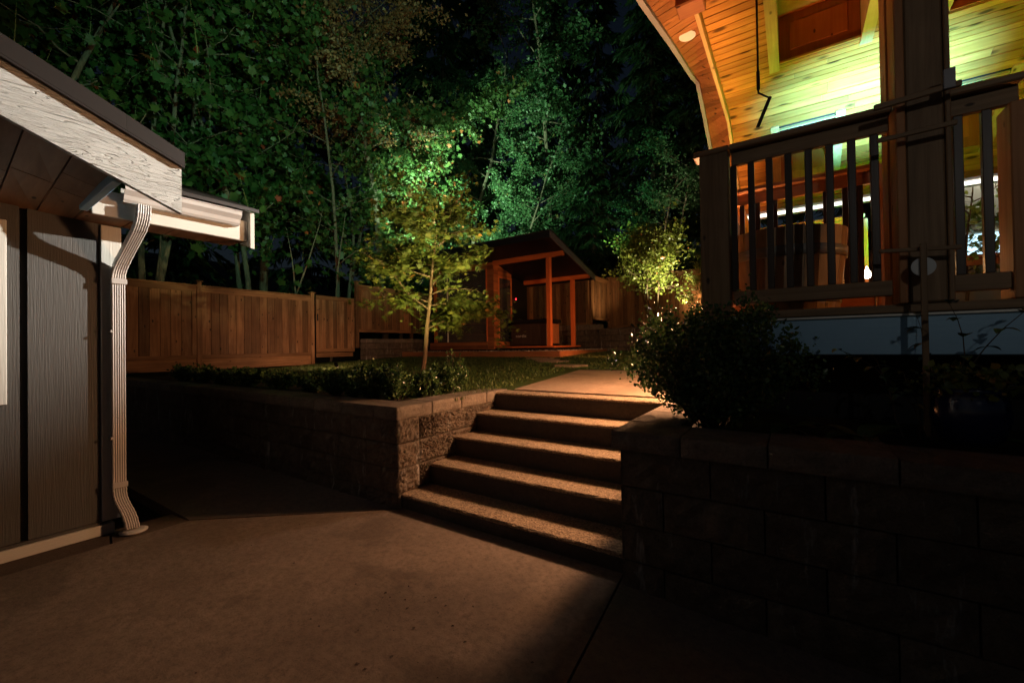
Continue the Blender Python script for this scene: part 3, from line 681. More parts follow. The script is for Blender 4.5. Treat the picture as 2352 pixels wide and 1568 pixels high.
# downspout: a ribbed rectangular pipe swept along a path
def downspout():
    d = thing('downspout', (-4.5, 1.04, 0), 'cream ribbed metal downspout with crimped elbows at the shed corner', 'downspout')
    hw, hd = 0.041, 0.03
    prof = []
    nrib = 6
    for i in range(nrib * 4 + 1):   # front face, with ribs
        t_ = -hw + 2 * hw * i / (nrib * 4); prof.append((t_, hd + 0.0045 * (0.5 - 0.5 * math.cos(i * math.pi / 2))))
    for i in range(1, 5): prof.append((hw, hd - 2 * hd * i / 5))
    for i in range(0, 5): prof.append((hw - 2 * hw * i / 4, -hd))
    for i in range(1, 5): prof.append((-hw, -hd + 2 * hd * i / 5))
    n = len(prof)
    def sweep(name, pts, crimp):
        V = []; F = []; P_ = [Vector(p) for p in pts]
        for i, p in enumerate(P_):
            t_ = (P_[min(i + 1, len(P_) - 1)] - P_[max(i - 1, 0)]).normalized(); sidev = Vector((0.10, 0.995, 0)).normalized()
            nrm = sidev.cross(-t_).normalized()
            if nrm.x < 0 : nrm = -nrm
            s2 = sidev
            k = 1 + (0.07 if crimp and i % 2 else 0.0)
            for a, b in prof: V.append(p + s2 * a * k + nrm * b * k)
        for i in range(len(P_) - 1):
            for j in range(n): F.append([i * n + j, i * n + (j + 1) % n, (i + 1) * n + (j + 1) % n, (i + 1) * n + j])
        F.append(list(range(n))); F.append([(len(P_) - 1) * n + j for j in range(n)][::-1])
        o = obj(name, V, F, M['metalw'], d); return o
    def bez(a, b, c, e, m): 
        r_ = []
        for i in range(m + 1):
            t_ = i / m; r_.append(Vector(a) * (1 - t_) ** 3 + Vector(b) * 3 * t_ * (1 - t_) ** 2 + Vector(c) * 3 * t_ * t_ * (1 - t_) + Vector(e) * t_ ** 3)
        return r_
    XD = XW + 0.052
    sweep('upper_elbow', bez((-4.20, 1.118, 2.585), (-4.20, 1.118, 2.50), (-4.20, 1.112, 2.46), (-4.26, 1.10, 2.39), 10), True)
    sweep('offset_pipe', [(-4.26, 1.10, 2.39), (-4.44, 1.06, 2.20)], False)
    sweep('lower_elbow', bez((-4.44, 1.06, 2.20), (-4.50, 1.045, 2.13), (XD, 1.04, 2.10), (XD, 1.04, 1.99), 9), True)
    sweep('pipe', [(XD, 1.04, 2.03), (XD, 1.04, 0.40)], False)
    box('pipe_collar', XD - .035, XD + .042, 0.992, 1.088, 1.99, 2.035, M['metalw'], d); box('pipe_collar', XD - .035, XD + .042, 0.992, 1.088, 0.36, 0.405, M['metalw'], d)
    sweep('kick_out_elbow', bez((XD, 1.04, 0.37), (XD, 1.04, 0.2), (-4.47, 1.085, 0.2), (-4.44, 1.10, 0.03), 18), True)
    lathe('drain_flange', [(0.0, 0.004), (0.088, 0.004), (0.09, 0.014), (0.06, 0.022), (0.0, 0.024)], -4.43, 1.105, 24, M['metalw'], d)
    for z in (1.6, 0.75): box('strap', XW + 0.001, XD + 0.036, 0.985, 0.998, z, z + .02, M['metalw'], d)
downspout()

# ------------------------------------------------------------------ sauna cabin
sa = thing('sauna_cabin', (-7.6, 11, 1.3), 'garden sauna with slanted dark roof, glass front and orange cedar posts', 'sauna')
X1, Y0, YB = -7.585, 10.35, 12.3
ZB = 1.40
def boards_x(y, x0, x1, z0, z1, mat, d=0.02, h=0.13):
    z = z0
    while z < z1 - .01:
        zz = min(z + h, z1); e = rnd.uniform(-.002, .002); box('cladding_board', x0, x1, y - d / 2 + e, y + d / 2 + e, z + .0015, zz - .0015, mat, sa, 0.002); z += h
def boards_y(x, y0, y1, z0, z1, mat, d=0.02, h=0.13):
    z = z0
    while z < z1 - .01:
        zz = min(z + h, z1); e = rnd.uniform(-.002, .002); box('cladding_board', x - d / 2 + e, x + d / 2 + e, y0, y1, z + .0015, zz - .0015, mat, sa, 0.002); z += h
# front wall: solid strips round the big window
boards_x(Y0, -7.83, X1 - .011, 1.34, 4.03, M['sauna_x']); boards_x(Y0, -10.3, -7.835, 3.83, 4.03, M['sauna_x']); boards_x(Y0, -10.3, -7.835, 1.34, 1.58, M['sauna_x'])
box('window_trim', -7.87, -7.835, Y0 - .03, Y0 + .02, 1.585, 3.825, M['redced'], sa); box('window_trim', -9.5, -9.46, Y0 - .02, Y0 + .02, 1.585, 3.825, M['white'], sa)
box('corner_post', -10.1, -9.96, Y0 - .02, Y0 + .1, 1.585, 3.825, M['redced'], sa)
box('window_pane', -9.458, -7.872, Y0 - .004, Y0 + .004, 1.585, 3.825, M['glass'], sa, 0.001); box('window_pane', -9.955, -9.505, Y0 - .004, Y0 + .004, 1.585, 3.825, M['glass'], sa, 0.001)
box('back_wall', -10.3, X1 - .02, YB - .05, YB, 1.34, 3.6, M['black'], sa); box('side_wall', -10.34, -10.3, Y0, YB, 1.34, 3.85, M['black'], sa)
box('floor', -10.3, X1 - .02, Y0 + .02, YB - .05, 1.36, 1.42, M['sauna_x'], sa)
for z, yy in ((1.85, 11.3), (2.25, 11.8)): box('bench', -10.2, -8.3, yy, yy + .42, z, z + .05, M['sauna_x'], sa)
# right wall with the door
boards_y(X1, Y0 - .01, 10.57, 1.44, 4.0, M['sauna_y']); boards_y(X1, 10.575, 11.32, 3.63, 4.0, M['sauna_y'])
box('door_frame', X1 - .02, X1 + .02, 10.575, 10.63, 1.44, 3.625, M['redced_y'], sa); box('door_frame', X1 - .02, X1 + .02, 11.27, 11.325, 1.44, 3.625, M['redced_y'], sa)
box('door_frame', X1 - .02, X1 + .02, 10.632, 11.268, 3.57, 3.625, M['redced_y'], sa); box('door_frame', X1 - .02, X1 + .02, 10.632, 11.268, 1.44, 1.58, M['redced_y'], sa)
dr = box('door', X1 - .012, X1 - .004, 10.634, 11.266, 1.585, 3.565, M['glass'], sa, 0.001)
box('hinge', X1 - .003, X1 + .012, 11.12, 11.264, 3.3, 3.38, M['dark'], dr, .002); box('hinge', X1 - .003, X1 + .012, 11.12, 11.264, 1.75, 1.83, M['dark'], dr, .002)
box('dark_wall', X1 - .05, X1 - .01, 11.33, YB, 1.42, 3.66, M['black'], sa)
box('porch_floor', X1 + .01, -5.56, Y0 + .05, 12.2, 1.385, 1.425, M['redced_x'], sa)
box('under_floor_fill', -10.2, -5.62, Y0 + .09, 12.15, 1.12, 1.384, M['dark'], sa)  # dark box filling the dark gap under the floor
box('roof_post', -5.72, -5.60, Y0 - .06, Y0 + .06, 1.426, 3.905, M['redced'], sa); box('roof_post', -5.74, -5.63, 11.86, 11.98, 1.426, 3.47, M['redced'], sa)
box('front_beam', X1 + .02, -5.19, Y0 - .07, Y0 + .05, 3.907, 4.035, M['redced_x'], sa)
box('rear_beam', -7.45, -5.12, 11.86, 11.98, 3.475, 3.60, M['redced_x'], sa)
# roof: high at the front, falling to the back
zr = lambda y: 4.42 - 0.272 * (y - 9.49)
def roofq(y0, y1, t0, t1, x0, x1, mat, name):
    return prism(name, [(y0, zr(y0) - t0), (y1, zr(y1) - t0), (y1, zr(y1) - t1), (y0, zr(y0) - t1)], 0, x0, x1, mat, sa)
roofq(9.53, 12.35, 0.17, 0.03, -10.8, -5.15, M['black'], 'roof_underside')
roofq(9.49, 12.38, 0.028, 0.0, -10.85, -5.11, M['darkroof'], 'roof_sheet')
roofq(9.49, 12.38, 0.20, 0.03, -5.149, -5.115, M['greyfascia'], 'side_fascia')
box('front_fascia', -10.85, -5.151, 9.492, 9.528, 4.22, 4.39, M['black'], sa)
box('wall_switch', X1 - .009, X1 + .008, 11.52, 11.6, 2.86, 3.06, M['dark'], sa)
obj('indicator_light', *(lambda g_: (g_[0], g_[1]))(join([tubegeo([(X1 + .009, 11.56, 2.98), (X1 + .03, 11.56, 2.98)], 0.022, 8)])), M['led'], sa)
# hot tub cabinet under the porch roof
ht = thing('hot_tub', (-6.9, 11.4, 1.426), 'dark cabinet hot tub with small pale lettering in the sauna porch', 'hot tub')
box('cabinet', -7.45, -6.1, 11.0, 11.8, 1.43, 2.13, M['balus'], ht, 0.03); box('cover', -7.5, -6.05, 10.95, 11.85, 2.135, 2.24, M['black'], ht, 0.03)
box('side_panel', -6.09, -6.06, 11.1, 11.3, 1.5, 2.1, M['redced'], ht); box('side_panel', -6.09, -6.065, 11.32, 11.7, 1.5, 2.1, M['ced_z'], ht)
fc = bpy.data.curves.new('lettering', 'FONT'); fc.body = 'nordic'; fc.size = 0.13; fc.extrude = 0.003; fc.space_character = 1.15
ftmp = bpy.data.objects.new('lettering', fc); COL.objects.link(ftmp)
fme = bpy.data.meshes.new_from_object(ftmp.evaluated_get(bpy.context.evaluated_depsgraph_get())); bpy.data.objects.remove(ftmp)
fo = bpy.data.objects.new('lettering', fme); COL.objects.link(fo); fo.parent = ht
fo.location = Vector((-7.22, 10.992, 1.70)) - origin(ht); fo.rotation_euler = (math.pi / 2, 0, 0); fme.materials.clear(); fme.materials.append(M['disc'])
# timber edging with pebbles
ed = thing('timber_edging', (-8, 10, 1.1), 'orange timber edging round the pebble bed in front of the sauna', 'edging')
box('timber', -11.3, -8.1, 9.98, 10.06, 1.06, 1.285, M['timber_x'], ed); box('timber', -8.095, -5.165, 9.98, 10.06, 1.06, 1.285, M['timber_x'], ed)
box('timber', -5.245, -5.165, 10.065, 13.4, 1.06, 1.285, M['timber_y'], ed)
def pebbles():
    N = 1500; tv = np.array([(1, 0, 0), (-1, 0, 0), (0, 1, 0), (0, -1, 0), (0, 0, 1), (0, 0, -1)], float); tf = np.array([(0, 2, 4), (2, 1, 4), (1, 3, 4), (3, 0, 4), (2, 0, 5), (1, 2, 5), (3, 1, 5), (0, 3, 5)])
    x = NR.uniform(-10.9, -5.27, N); y = np.where(NR.rand(N) < .6, NR.uniform(10.09, 10.4, N), NR.uniform(10.1, 13.3, N)); x = np.where(y > 10.4, NR.uniform(-5.6, -5.27, N), x)
    s = NR.uniform(.012, .032, N); V = tv[None] * (s[:, None] * np.array([1.2, 1, .7]) * NR.uniform(.7, 1.3, (N, 3)))[:, None, :] + np.c_[x, y, 1.27 + NR.rand(N) * .03][:, None]
    F = (tf[None] + 6 * np.arange(N)[:, None, None]).reshape(-1, 3)
    o = obj('pebbles', V.reshape(-1, 3), F, M['gravel'], kind='stuff', label='pale pebbles filling the bed behind the timber edging', smooth=True); o['category'] = 'pebbles'
    faceattr(o, 'rnd', np.repeat(NR.rand(N), 8))
pebbles()
obj('gravel_bed', [(-11.2, 10.07, 1.262), (-5.25, 10.07, 1.262), (-5.25, 13.4, 1.262), (-11.2, 13.4, 1.262)], [[0, 1, 2, 3]], M['soil'], kind='structure')

# ------------------------------------------------------------------ raised covered deck
dk = thing('covered_deck', (1.5, 5.5, 1.6), 'raised covered deck with baluster rails and a vaulted pine ceiling', 'covered deck')
DY = 3.3; DZ = 1.645
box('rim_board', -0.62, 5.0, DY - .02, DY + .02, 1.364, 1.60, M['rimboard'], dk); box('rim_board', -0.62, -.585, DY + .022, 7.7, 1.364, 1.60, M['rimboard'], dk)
box('drip_strip', -0.66, 5.0, DY - .04, DY - .0205, 1.588, 1.604, M['white'], dk)
box('deck_edge', -0.66, 5.0, DY - .055, DY + .1, 1.606, 1.655, M['rail_x'], dk)
y = DY + .105
while y < 7.65: box('deck_board', -0.66, 5.0, y, y + .138, 1.61, 1.645, M['ced_x'], dk, .004); y += .142
box('dark_void_panel', -0.5, 5.0, 3.95, 4.0, 0.8, 1.60, M['dark'], dk); box('dark_void_panel', -0.5, -.45, 4.005, 7.6, 0.8, 1.60, M['dark'], dk)  # dark panels added for the black void below the deck, also block light
CAPT = 2.813
def railing_x(y, x0, x1, bal, mats, label=None, zt=CAPT, bottom=True):
    mx, mz, mb = mats
    r_ = thing('railing', (x0, y, DZ), None, None, parent=dk)
    box('rail_cap', x0, x1, y - .075, y + .075, zt - .04, zt, mx, r_, .01); box('top_rail', x0 + .01, x1 - .01, y - .02, y + .02, zt - .135, zt - .042, mx, r_)
    if bottom: box('bottom_rail', x0 + .01, x1 - .01, y - .035, y + .035, 1.71, 1.80, mx, r_)
    for b in bal: box('baluster', b - .0195, b + .0195, y - .0195, y + .0195, 1.802, zt - .137, mb, r_, .003)
    return r_
def railing_y(x, y0, y1, bal, mats, zt=CAPT):
    mx, mz, mb = mats
    r_ = thing('railing', (x, y0, DZ), None, None, parent=dk)
    box('rail_cap', x - .075, x + .075, y0, y1, zt - .04, zt, mx, r_, .01); box('top_rail', x - .02, x + .02, y0 + .01, y1 - .01, zt - .135, zt - .042, mx, r_)
    box('bottom_rail', x - .035, x + .035, y0 + .01, y1 - .01, 1.71, 1.80, mx, r_)
    for b in bal: box('baluster', x - .0195, x + .0195, b - .0195, b + .0195, 1.802, zt - .137, mb, r_, .003)
wm = (M['rail_x'], M['rail_z'], M['balus']); cm = (M['ced_x'], M['ced_z'], M['balus']); cmy = (M['ced_y'], M['ced_z'], M['balus'])
rl = railing_x(DY, -0.345, 0.50, [-.325, -.218, -.112, -.006, .102, .21, .318, .424], wm)
box('rail_cap', -.575, -.347, DY - .075, DY + .075, CAPT - .04, CAPT, M['rail_x'], rl, .01)
box('rail_post', -.535, -.352, DY - .07, DY + .07, 1.657, CAPT - .042, M['rail_z'], dk, .006)
railing_x(DY, .725, 1.01, [.775, .884], wm); box('rail_post', .955, 1.09, DY - .06, DY + .12, 1.657, CAPT - .137, M['ced_z'], dk, .006)
railing_x(DY, 1.1, 2.6, [1.2 + .107 * i for i in range(13)], wm)
railing_x(4.3, -.42, .545, [-.36, -.24, -.11, .0, .125, .245, .37, .46], cm)
box('rail_post', .55, .64, 4.255, 4.345, 1.65, CAPT - .0, M['ced_z'], dk, .006)
railing_x(5.9, -.5, .665, [-.4 + .107 * i for i in range(10)], cm); box('rail_post', .60, .69, 5.855, 5.945, 1.65, CAPT - .05, M['ced_z'], dk, .006)
railing_y(-.46, DY + .08, 5.82, [DY + .2 + .107 * i for i in range(23)], cmy)
bar('brace', (.35, 5.86, 2.42), (.60, 5.86, 2.66), .04, .09, M['ced_x'], dk, upv=(0, 1, 0))
# roof post with applied trim
rp = box('roof_post', .551, .71, DY - .08, DY + .08, 1.657, 4.34, M['rail_z'], dk, .01)
box('post_trim', .508, .549, DY - .10, DY + .10, 1.657, 4.34, M['ced_z'], rp, .005); box('post_trim', .712, .735, DY - .09, DY + .06, 1.657, 4.34, M['rail_z'], rp, .005)
box('post_core', .50, .56, DY + .105, DY + .30, 1.657, 4.34, M['ced_z'], rp, .005)
# ceiling
Hc = CAMH + 2.92; Yk = 6.0
zcel = lambda y: Hc if y < Yk else Hc - .494 * (y - Yk)
HOLES = [(-.07, .60, 4.25, 5.25), (1.2, 1.87, 4.25, 5.27), (-.1, .48, 6.42, 7.24), (1.3, 1.9, 6.42, 7.24)]
ce = thing('ceiling', (1.5, 5.0, Hc), parent=dk)
pw = .101
ys = [2.9 + pw * i for i in range(int((Yk - 2.9) / pw) + 1)]; ys = ys + [Yk + (0.0906) * i for i in range(1, 19)]
for y0, y1 in zip(ys[:-1], ys[1:]):
    iv = [(-.622, 4.6)]
    for hx0, hx1, hy0, hy1 in HOLES:
        if y1 > hy0 + .03 and y0 < hy1 - .03:
            nv = []
            for a, b in iv:
                if b <= hx0 or a >= hx1: nv.append((a, b)); continue
                if a < hx0: nv.append((a, hx0))
                if b > hx1: nv.append((hx1, b))
            iv = nv
    for a, b in iv:
        cuts = [a]
        if b - a > 1.2:
            k = a + rnd.uniform(.4, 1.6)
            while k < b - .3: cuts.append(k); k += rnd.uniform(1.2, 2.2)
        cuts.append(b)
        for p, q in zip(cuts[:-1], cuts[1:]):
            e = rnd.uniform(0, .0035); G2 = .0055
            prism('plank', [(y0 + G2, zcel(y0 + G2) + e), (y1 - G2, zcel(y1 - G2) + e), (y1 - .003, zcel(y1) + .02), (y0 + .003, zcel(y0) + .02)], 0, p + .001, q - .001, M['ceil'], ce)
bk = []
for a_, b_, c_, d_ in [(-.62, 4.6, 2.9, 4.25), (-.62, -.07, 4.25, 5.25), (.6, 1.2, 4.25, 5.25), (1.87, 4.6, 4.25, 5.25), (-.62, 4.6, 5.27, 6.0), (-.62, 4.6, 6.0, 6.42), (-.62, -.1, 6.42, 7.24), (.48, 1.3, 6.42, 7.24), (1.9, 4.6, 6.42, 7.24), (-.62, 4.6, 7.24, 7.62)]:
    bk.append(([(a_, c_, zcel(c_) + .0215), (b_, c_, zcel(c_) + .0215), (b_, d_, zcel(d_) + .0215), (a_, d_, zcel(d_) + .0215)], [[0, 1, 2, 3]]))
V, F = join(bk); obj('ceiling_backing', V, F, M['dark'], ce)
# skylight shafts
for (hx0, hx1, hy0, hy1) in HOLES:
    s_ = thing('skylight', ((hx0 + hx1) / 2, (hy0 + hy1) / 2, zcel(hy0)), parent=dk); t_ = .09; hgt = .62
    z0a, z0b = zcel(hy0), zcel(hy1); zt0 = max(z0a, z0b) + hgt * .8
    # inner walls
    prism('shaft_wall', [(hy0, z0a), (hy1, z0b), (hy1, zt0), (hy0, zt0)], 0, hx0 - .02, hx0, M['pine_y'], s_); prism('shaft_wall', [(hy0, z0a), (hy1, z0b), (hy1, zt0), (hy0, zt0)], 0, hx1, hx1 + .02, M['pine_y'], s_)
    box('shaft_wall', hx0, hx1, hy1, hy1 + .02, z0b, zt0, M['shaft'], s_); box('shaft_wall', hx0, hx1, hy0 - .02, hy0, z0a, zt0, M['pine_x'], s_)
    box('shaft_panel', hx0 + .1, hx1 - .1, hy1 - .008, hy1 - .001, z0b + .12, zt0 - .1, M['shaft'], s_)
    box('shaft_lid', hx0 - .02, hx1 + .02, hy0 - .02, hy1 + .02, zt0, zt0 + .02, M['shaft'], s_)
    # proud trim
    prism('trim', [(hy0 - t_, zcel(hy0 - t_) - .018), (hy1 + t_, zcel(hy1 + t_) - .018), (hy1 + t_, zcel(hy1 + t_) - .001), (hy0 - t_, zcel(hy0 - t_) - .001)], 0, hx0 - t_, hx0 + .002, M['pine_y'], s_)
    prism('trim', [(hy0 - t_, zcel(hy0 - t_) - .018), (hy1 + t_, zcel(hy1 + t_) - .018), (hy1 + t_, zcel(hy1 + t_) - .001), (hy0 - t_, zcel(hy0 - t_) - .001)], 0, hx1 - .002, hx1 + t_, M['pine_y'], s_)
# roof deck over everything so that no light escapes upward
obj('roof_sheet', [(-.93, 2.0, Hc + .75), (4.9, 2.0, Hc + .75), (4.9, 6.2, Hc + .75), (-.93, 6.2, Hc + .75), (4.9, 8.1, Hc - .55), (-.93, 8.1, Hc - .55)], [[0, 1, 2, 3], [3, 2, 4, 5]], M['darkroof'], dk)
# end band: beam, gutter
box('eave_beam', -.62, 4.6, 7.65, 7.75, CAMH + 2.045, CAMH + 2.16, M['soff'], dk); box('eave_gutter', -.9, 4.8, 7.86, 7.96, CAMH + 2.0, CAMH + 2.075, M['white'], dk); box('glow_strip', -.85, 4.6, 7.835, 7.858, CAMH + 2.005, CAMH + 2.05, M['strip'], dk, .002)  # strip before the gutter is an added glow
for bx in (.42, 2.2): box('far_post', bx, bx + .11, 7.62, 7.73, 1.65, CAMH + 2.044, M['ced_z'], dk, .006)
# inner fascia, soffit, outer barge
INN = [(2.9, Hc - .0), (6.0, Hc - .0), (7.3, Hc - .62)]
OUT = [(2.4, CAMH + 2.55), (3.36, CAMH + 2.72), (4.26, CAMH + 2.95), (5.38, CAMH + 3.20), (5.70, CAMH + 3.30), (6.2, CAMH + 3.07), (6.75, CAMH + 2.78), (7.3, CAMH + 2.45)]
def interp(pl, y):
    for (a, za), (b, zb) in zip(pl[:-1], pl[1:]):
        if y <= b: return za + (zb - za) * (y - a) / (b - a)
    return pl[-1][1]
bar('inner_fascia', (-.641, 2.9, Hc - .03), (-.641, 6.0, Hc - .03), .034, .13, M['pine_y'], dk); bar('inner_fascia', (-.641, 6.0, Hc - .03), (-.641, 7.45, Hc - .03 - .494 * 1.45), .034, .13, M['pine_y'], dk)
so_ = thing('soffit', (-.8, 5, Hc + .1), parent=dk)
y = 2.9; XO = -.92
while y < 7.25:
    y2 = y + .1; e = rnd.uniform(0, .003); zi = lambda q: zcel(q) + .02; zo = lambda q: interp(OUT, q)
    oy = lambda q: interp([(2.9, 2.8), (3.81, 3.7), (4.43, 4.75), (5.15, 5.7), (5.95, 6.27), (6.4, 6.75), (7.4, 7.6)], q); ya_, yb_ = oy(y), oy(y2)
    V = [(-.66, y + .003, zi(y) - e), (-.66, y2 - .003, zi(y2) - e), (XO, yb_ - .003, zo(yb_) - e), (XO, ya_ + .003, zo(ya_) - e)]
    V += [(a, b, c_ + .02) for a, b, c_ in V]
    obj('plank', V, [[0, 1, 2, 3][::-1], [4, 5, 6, 7], [0, 1, 5, 4], [1, 2, 6, 5], [2, 3, 7, 6], [3, 0, 4, 7]], M['soff'], so_); y = y2
for (a, za), (b, zb) in zip(OUT[:-1], OUT[1:]):
    prism('barge_board', [(a, za - .035), (b, zb - .035), (b, zb + .2), (a, za + .2)], 0, XO - .045, XO - .002, M['outer_barge'], dk)
    prism('roof_edge', [(a, za + .201), (b, zb + .201), (b, zb + .24), (a, za + .24)], 0, XO - .07, XO - .0, M['darkroof'], dk)
box('beam_end', -.76, -.55, 3.62, 3.80, Hc - .16, Hc - .01, M['ced_x'], dk, .01)
def potlight(px, py):
    zi = interp([(2.9, Hc + .02), (6, Hc + .02), (7.5, zcel(7.5) + .02)], py); zo = interp(OUT, py); t_ = (px + .66) / (XO + .66); z = zi + (zo - zi) * t_
    nrm = Vector(((zo - zi), 0, -(XO + .66) * -1)).normalized()
    V, F = tubegeo([Vector((px, py, z - .006)), Vector((px, py, z + .01))], .075, 20); obj('pot_light', V, F, M['white'], dk)
potlight(-.79, 4.28); potlight(-.79, 6.75)
box('house_wall', 4.6, 4.7, 3.3, 7.8, .8, Hc + .7, M['greywall'], dk)

# skylight crank pole
CY_ = 3.7
cp = thing('crank_pole', (-.18, 3.7, 4.3), 'thin dark crank pole hanging from the skylight over the deck', 'crank pole')
V, F = tubegeo([(-.185, CY_, Hc), (-.185, CY_, CAMH + 2.03)], .0075, 8); obj('rod', V, F, M['dark'], cp)
V, F = tubegeo([(-.185, CY_, CAMH + 2.06), (-.185, CY_, CAMH + 1.92)], .012, 8); obj('sleeve', V, F, M['dark'], cp)
V, F = tubegeo([(-.185, CY_, CAMH + 1.93), (-.185, CY_, CAMH + 1.895), (-.11, CY_, CAMH + 1.83)], .007, 8); obj('crank_arm', V, F, M['dark'], cp)
V, F = tubegeo([(-.11, CY_, CAMH + 1.84), (-.195, CY_, CAMH + 1.635)], .013, 8); obj('handle', V, F, M['dark'], cp)

# wooden tub on the deck
tb = thing('wooden_tub', (-.06, 3.82, DZ), 'tapered tub of pale wooden staves with a metal band behind the deck rail', 'wooden tub')
TC = (-.06, 3.84); NS = 26
for k in range(NS):
    a0 = 2 * math.pi * k / NS + .004; a1 = 2 * math.pi * (k + 1) / NS - .004; V = []
    for (r_, z) in ((.345, DZ + .002), (.405, DZ + .60 + rnd.uniform(-.004, .004))):
        for rr in (r_, r_ - .03):
            for a in (a0, a1): V.append((TC[0] + rr * math.cos(a), TC[1] + rr * math.sin(a), z))
    obj('stave', V, [[0, 1, 5, 4], [3, 2, 6, 7], [2, 0, 4, 6], [1, 3, 7, 5], [4, 5, 7, 6], [0, 2, 3, 1]], M['tub'], tb)
lathe('hoop', [(.392, DZ + .40), (.396, DZ + .40), (.402, DZ + .47), (.398, DZ + .47)], TC[0], TC[1], 40, M['steel'], tb)
lathe('hoop', [(.352, DZ + .08), (.358, DZ + .08), (.364, DZ + .13), (.36, DZ + .13)], TC[0], TC[1], 40, M['steel'], tb)
lathe('soil_fill', [(.0, DZ + .45), (.355, DZ + .45), (.355, DZ + .46), (0, DZ + .46)], TC[0], TC[1], 24, M['soil'], tb)

# lanterns and lamp fixtures
def fixture(name, loc, label, base_z, bulb=.05, mat='bulb'):
    l_ = thing(name, (loc[0], loc[1], base_z), label, 'lamp')
    V, F = tubegeo([(loc[0], loc[1], base_z), (loc[0], loc[1], loc[2] - bulb * 1.2)], .012, 8); obj('stem', V, F, M['dark'], l_)
    lathe('foot', [(0, base_z), (.06, base_z), (.055, base_z + .012), (0, base_z + .014)], loc[0], loc[1], 16, M['dark'], l_)
    return l_
l1 = fixture('deck_lantern', LW, 'bright glowing lantern standing on the deck floor between the balusters', DZ, .06)
lathe('bulb', [(.003, LW[2] - .04), (.022, LW[2] - .034), (.034, LW[2] - .008), (.028, LW[2] + .02), (.012, LW[2] + .05), (.003, LW[2] + .08)], LW[0], LW[1] - .0, 16, M['bulb'], l1)
def spotfix(name, loc, aim, label, base_z, mat='dark', r=.035, mount=None):
    l_ = thing(name, (loc[0], loc[1], base_z), label, 'lamp')
    d = (Vector(aim) - Vector(loc)).normalized(); p = Vector(loc) - d * .02
    # open can behind the light
    V = []; F = []; u = d.orthogonal().normalized(); w = d.cross(u); n = 14; rings = [(-.11, r * .7), (-.10, r), (.03, r * 1.15), (.03, r * 1.05), (-.04, r * .9)]
    for t_, rr in rings:
        for k in range(n): a = 2 * math.pi * k / n; V.append(Vector(loc) + d * t_ + (u * math.cos(a) + w * math.sin(a)) * rr)
    for i in range(len(rings) - 1):
        for k in range(n): F.append([i * n + k, i * n + (k + 1) % n, (i + 1) * n + (k + 1) % n, (i + 1) * n + k])
    F.append(list(range(n)))
    F.append([4 * n + k for k in range(n)])
    obj('lamp_can', V, F, M[mat], l_)
    q = Vector(loc) - d * .09
    V, F = tubegeo([q, Vector(mount) if mount else Vector((q.x, q.y, base_z))], .009, 6); obj('stake', V, F, M[mat], l_)
    return l_
spotfix('garden_uplight', LS, (-3.95, 14.7, 5.0), 'small black uplight at the foot of the bright shrub', 1.93)
spotfix('garden_uplight', LM, (-4.8, 4.7, 2.7), 'small black uplight in the hedge under the young maple', .88)
spotfix('garden_uplight', LP, (-6.2, 11.0, 2.7), 'added small black uplight on the lawn brightening the sauna posts', zl(9.3) - .05)
spotfix('garden_uplight', LF, (-2.6, 15.9, 2.9), 'small black lamp close to the fence behind the shrub', 2.0)
spotfix('ceiling_fill_light', LG, (0.6, 5.7, 4.4), 'added small black uplight on the deck floor colouring the ceiling', DZ)
spotfix('tree_fill_lamp', LC, (-17, 10.0, 10.0), 'added grey floodlight out of view, brightening the trees', 5.1, 'greyfascia', .1, mount=(-.75, 1.5, 5.12))
spotfix('roof_fill_lamp', LR, (-12.6, 16.5, 9.5), 'added small black floodlight on the front edge of the sauna roof', 4.42, 'dark', .06)
spotfix('ceiling_fill_light', LG2, (0.74, 5.95, 4.3), 'second added small black uplight on the deck floor, right of the lantern', DZ)
spotfix('roof_fill_lamp', LR2, (-6.0, 20.0, 10.0), 'added small black floodlight at the rear edge of the sauna roof', 3.6, 'dark', .05)
spotfix('garden_uplight', LF2, (-6.0, 14.9, 3.3), 'small black uplight before the short return of fence', 1.95)
spotfix('garden_uplight', LI, (-11.5, 6.9, 2.1), 'added small black lamp on the lawn brightening the long fence', zl(5.4) - .05)
l6 = thing('patio_fill_lamp', (2.6, 9.2, 4.1), 'added small lamp brightening the grey wall of the neighbouring house', 'lamp'); bar('bracket', (2.6, 9.29, 4.26), (2.6, 8.95, 4.26), .02, .02, M['dark'], l6); lathe('bulb', [(.002, 4.17), (.03, 4.19), (.03, 4.22), (.01, 4.25)], 2.6, 8.95, 12, M['bulb_dim'], l6)
l4 = fixture('deck_lantern', LW3, 'added lantern hidden behind the wooden tub to warm the ceiling', DZ, .05); lathe('bulb', [(.004, LW3[2] - .05), (.04, LW3[2] - .03), (.04, LW3[2] + .03), (.004, LW3[2] + .05)], LW3[0], LW3[1], 14, M['bulb_dim'], l4)
spotfix('deck_front_fill_lamp', LH, (0.9, 3.3, 2.5), 'added unseen spot lamp behind the viewer, brightening the deck front', 3.9, 'greyfascia', .05, mount=(2.2, -2.9, 4.05))
l2 = fixture('deck_lantern', LW2, 'added lantern on the right part of the deck, warming the ceiling', DZ, .06); lathe('bulb', [(.004, LW2[2] - .06), (.05, LW2[2] - .03), (.05, LW2[2] + .03), (.004, LW2[2] + .06)], LW2[0], LW2[1], 14, M['bulb_dim'], l2)
l3 = thing('side_lamp', (-.62, 4.42, 1.7), 'small bracket lamp on the left side of the deck lighting the steps', 'lamp')
bar('bracket', (-.622, 4.42, 1.93), (-.675, 4.42, 1.93), .02, .02, M['dark'], l3); lathe('shade', [(.015, 1.945), (.035, 1.92), (.04, 1.90), (.036, 1.898), (.012, 1.92)], -.675, 4.42, 16, M['dark'], l3)
box('mount_plate', -.64, -.622, 4.36, 4.48, 1.6, 2.12, M['dark'], l3)
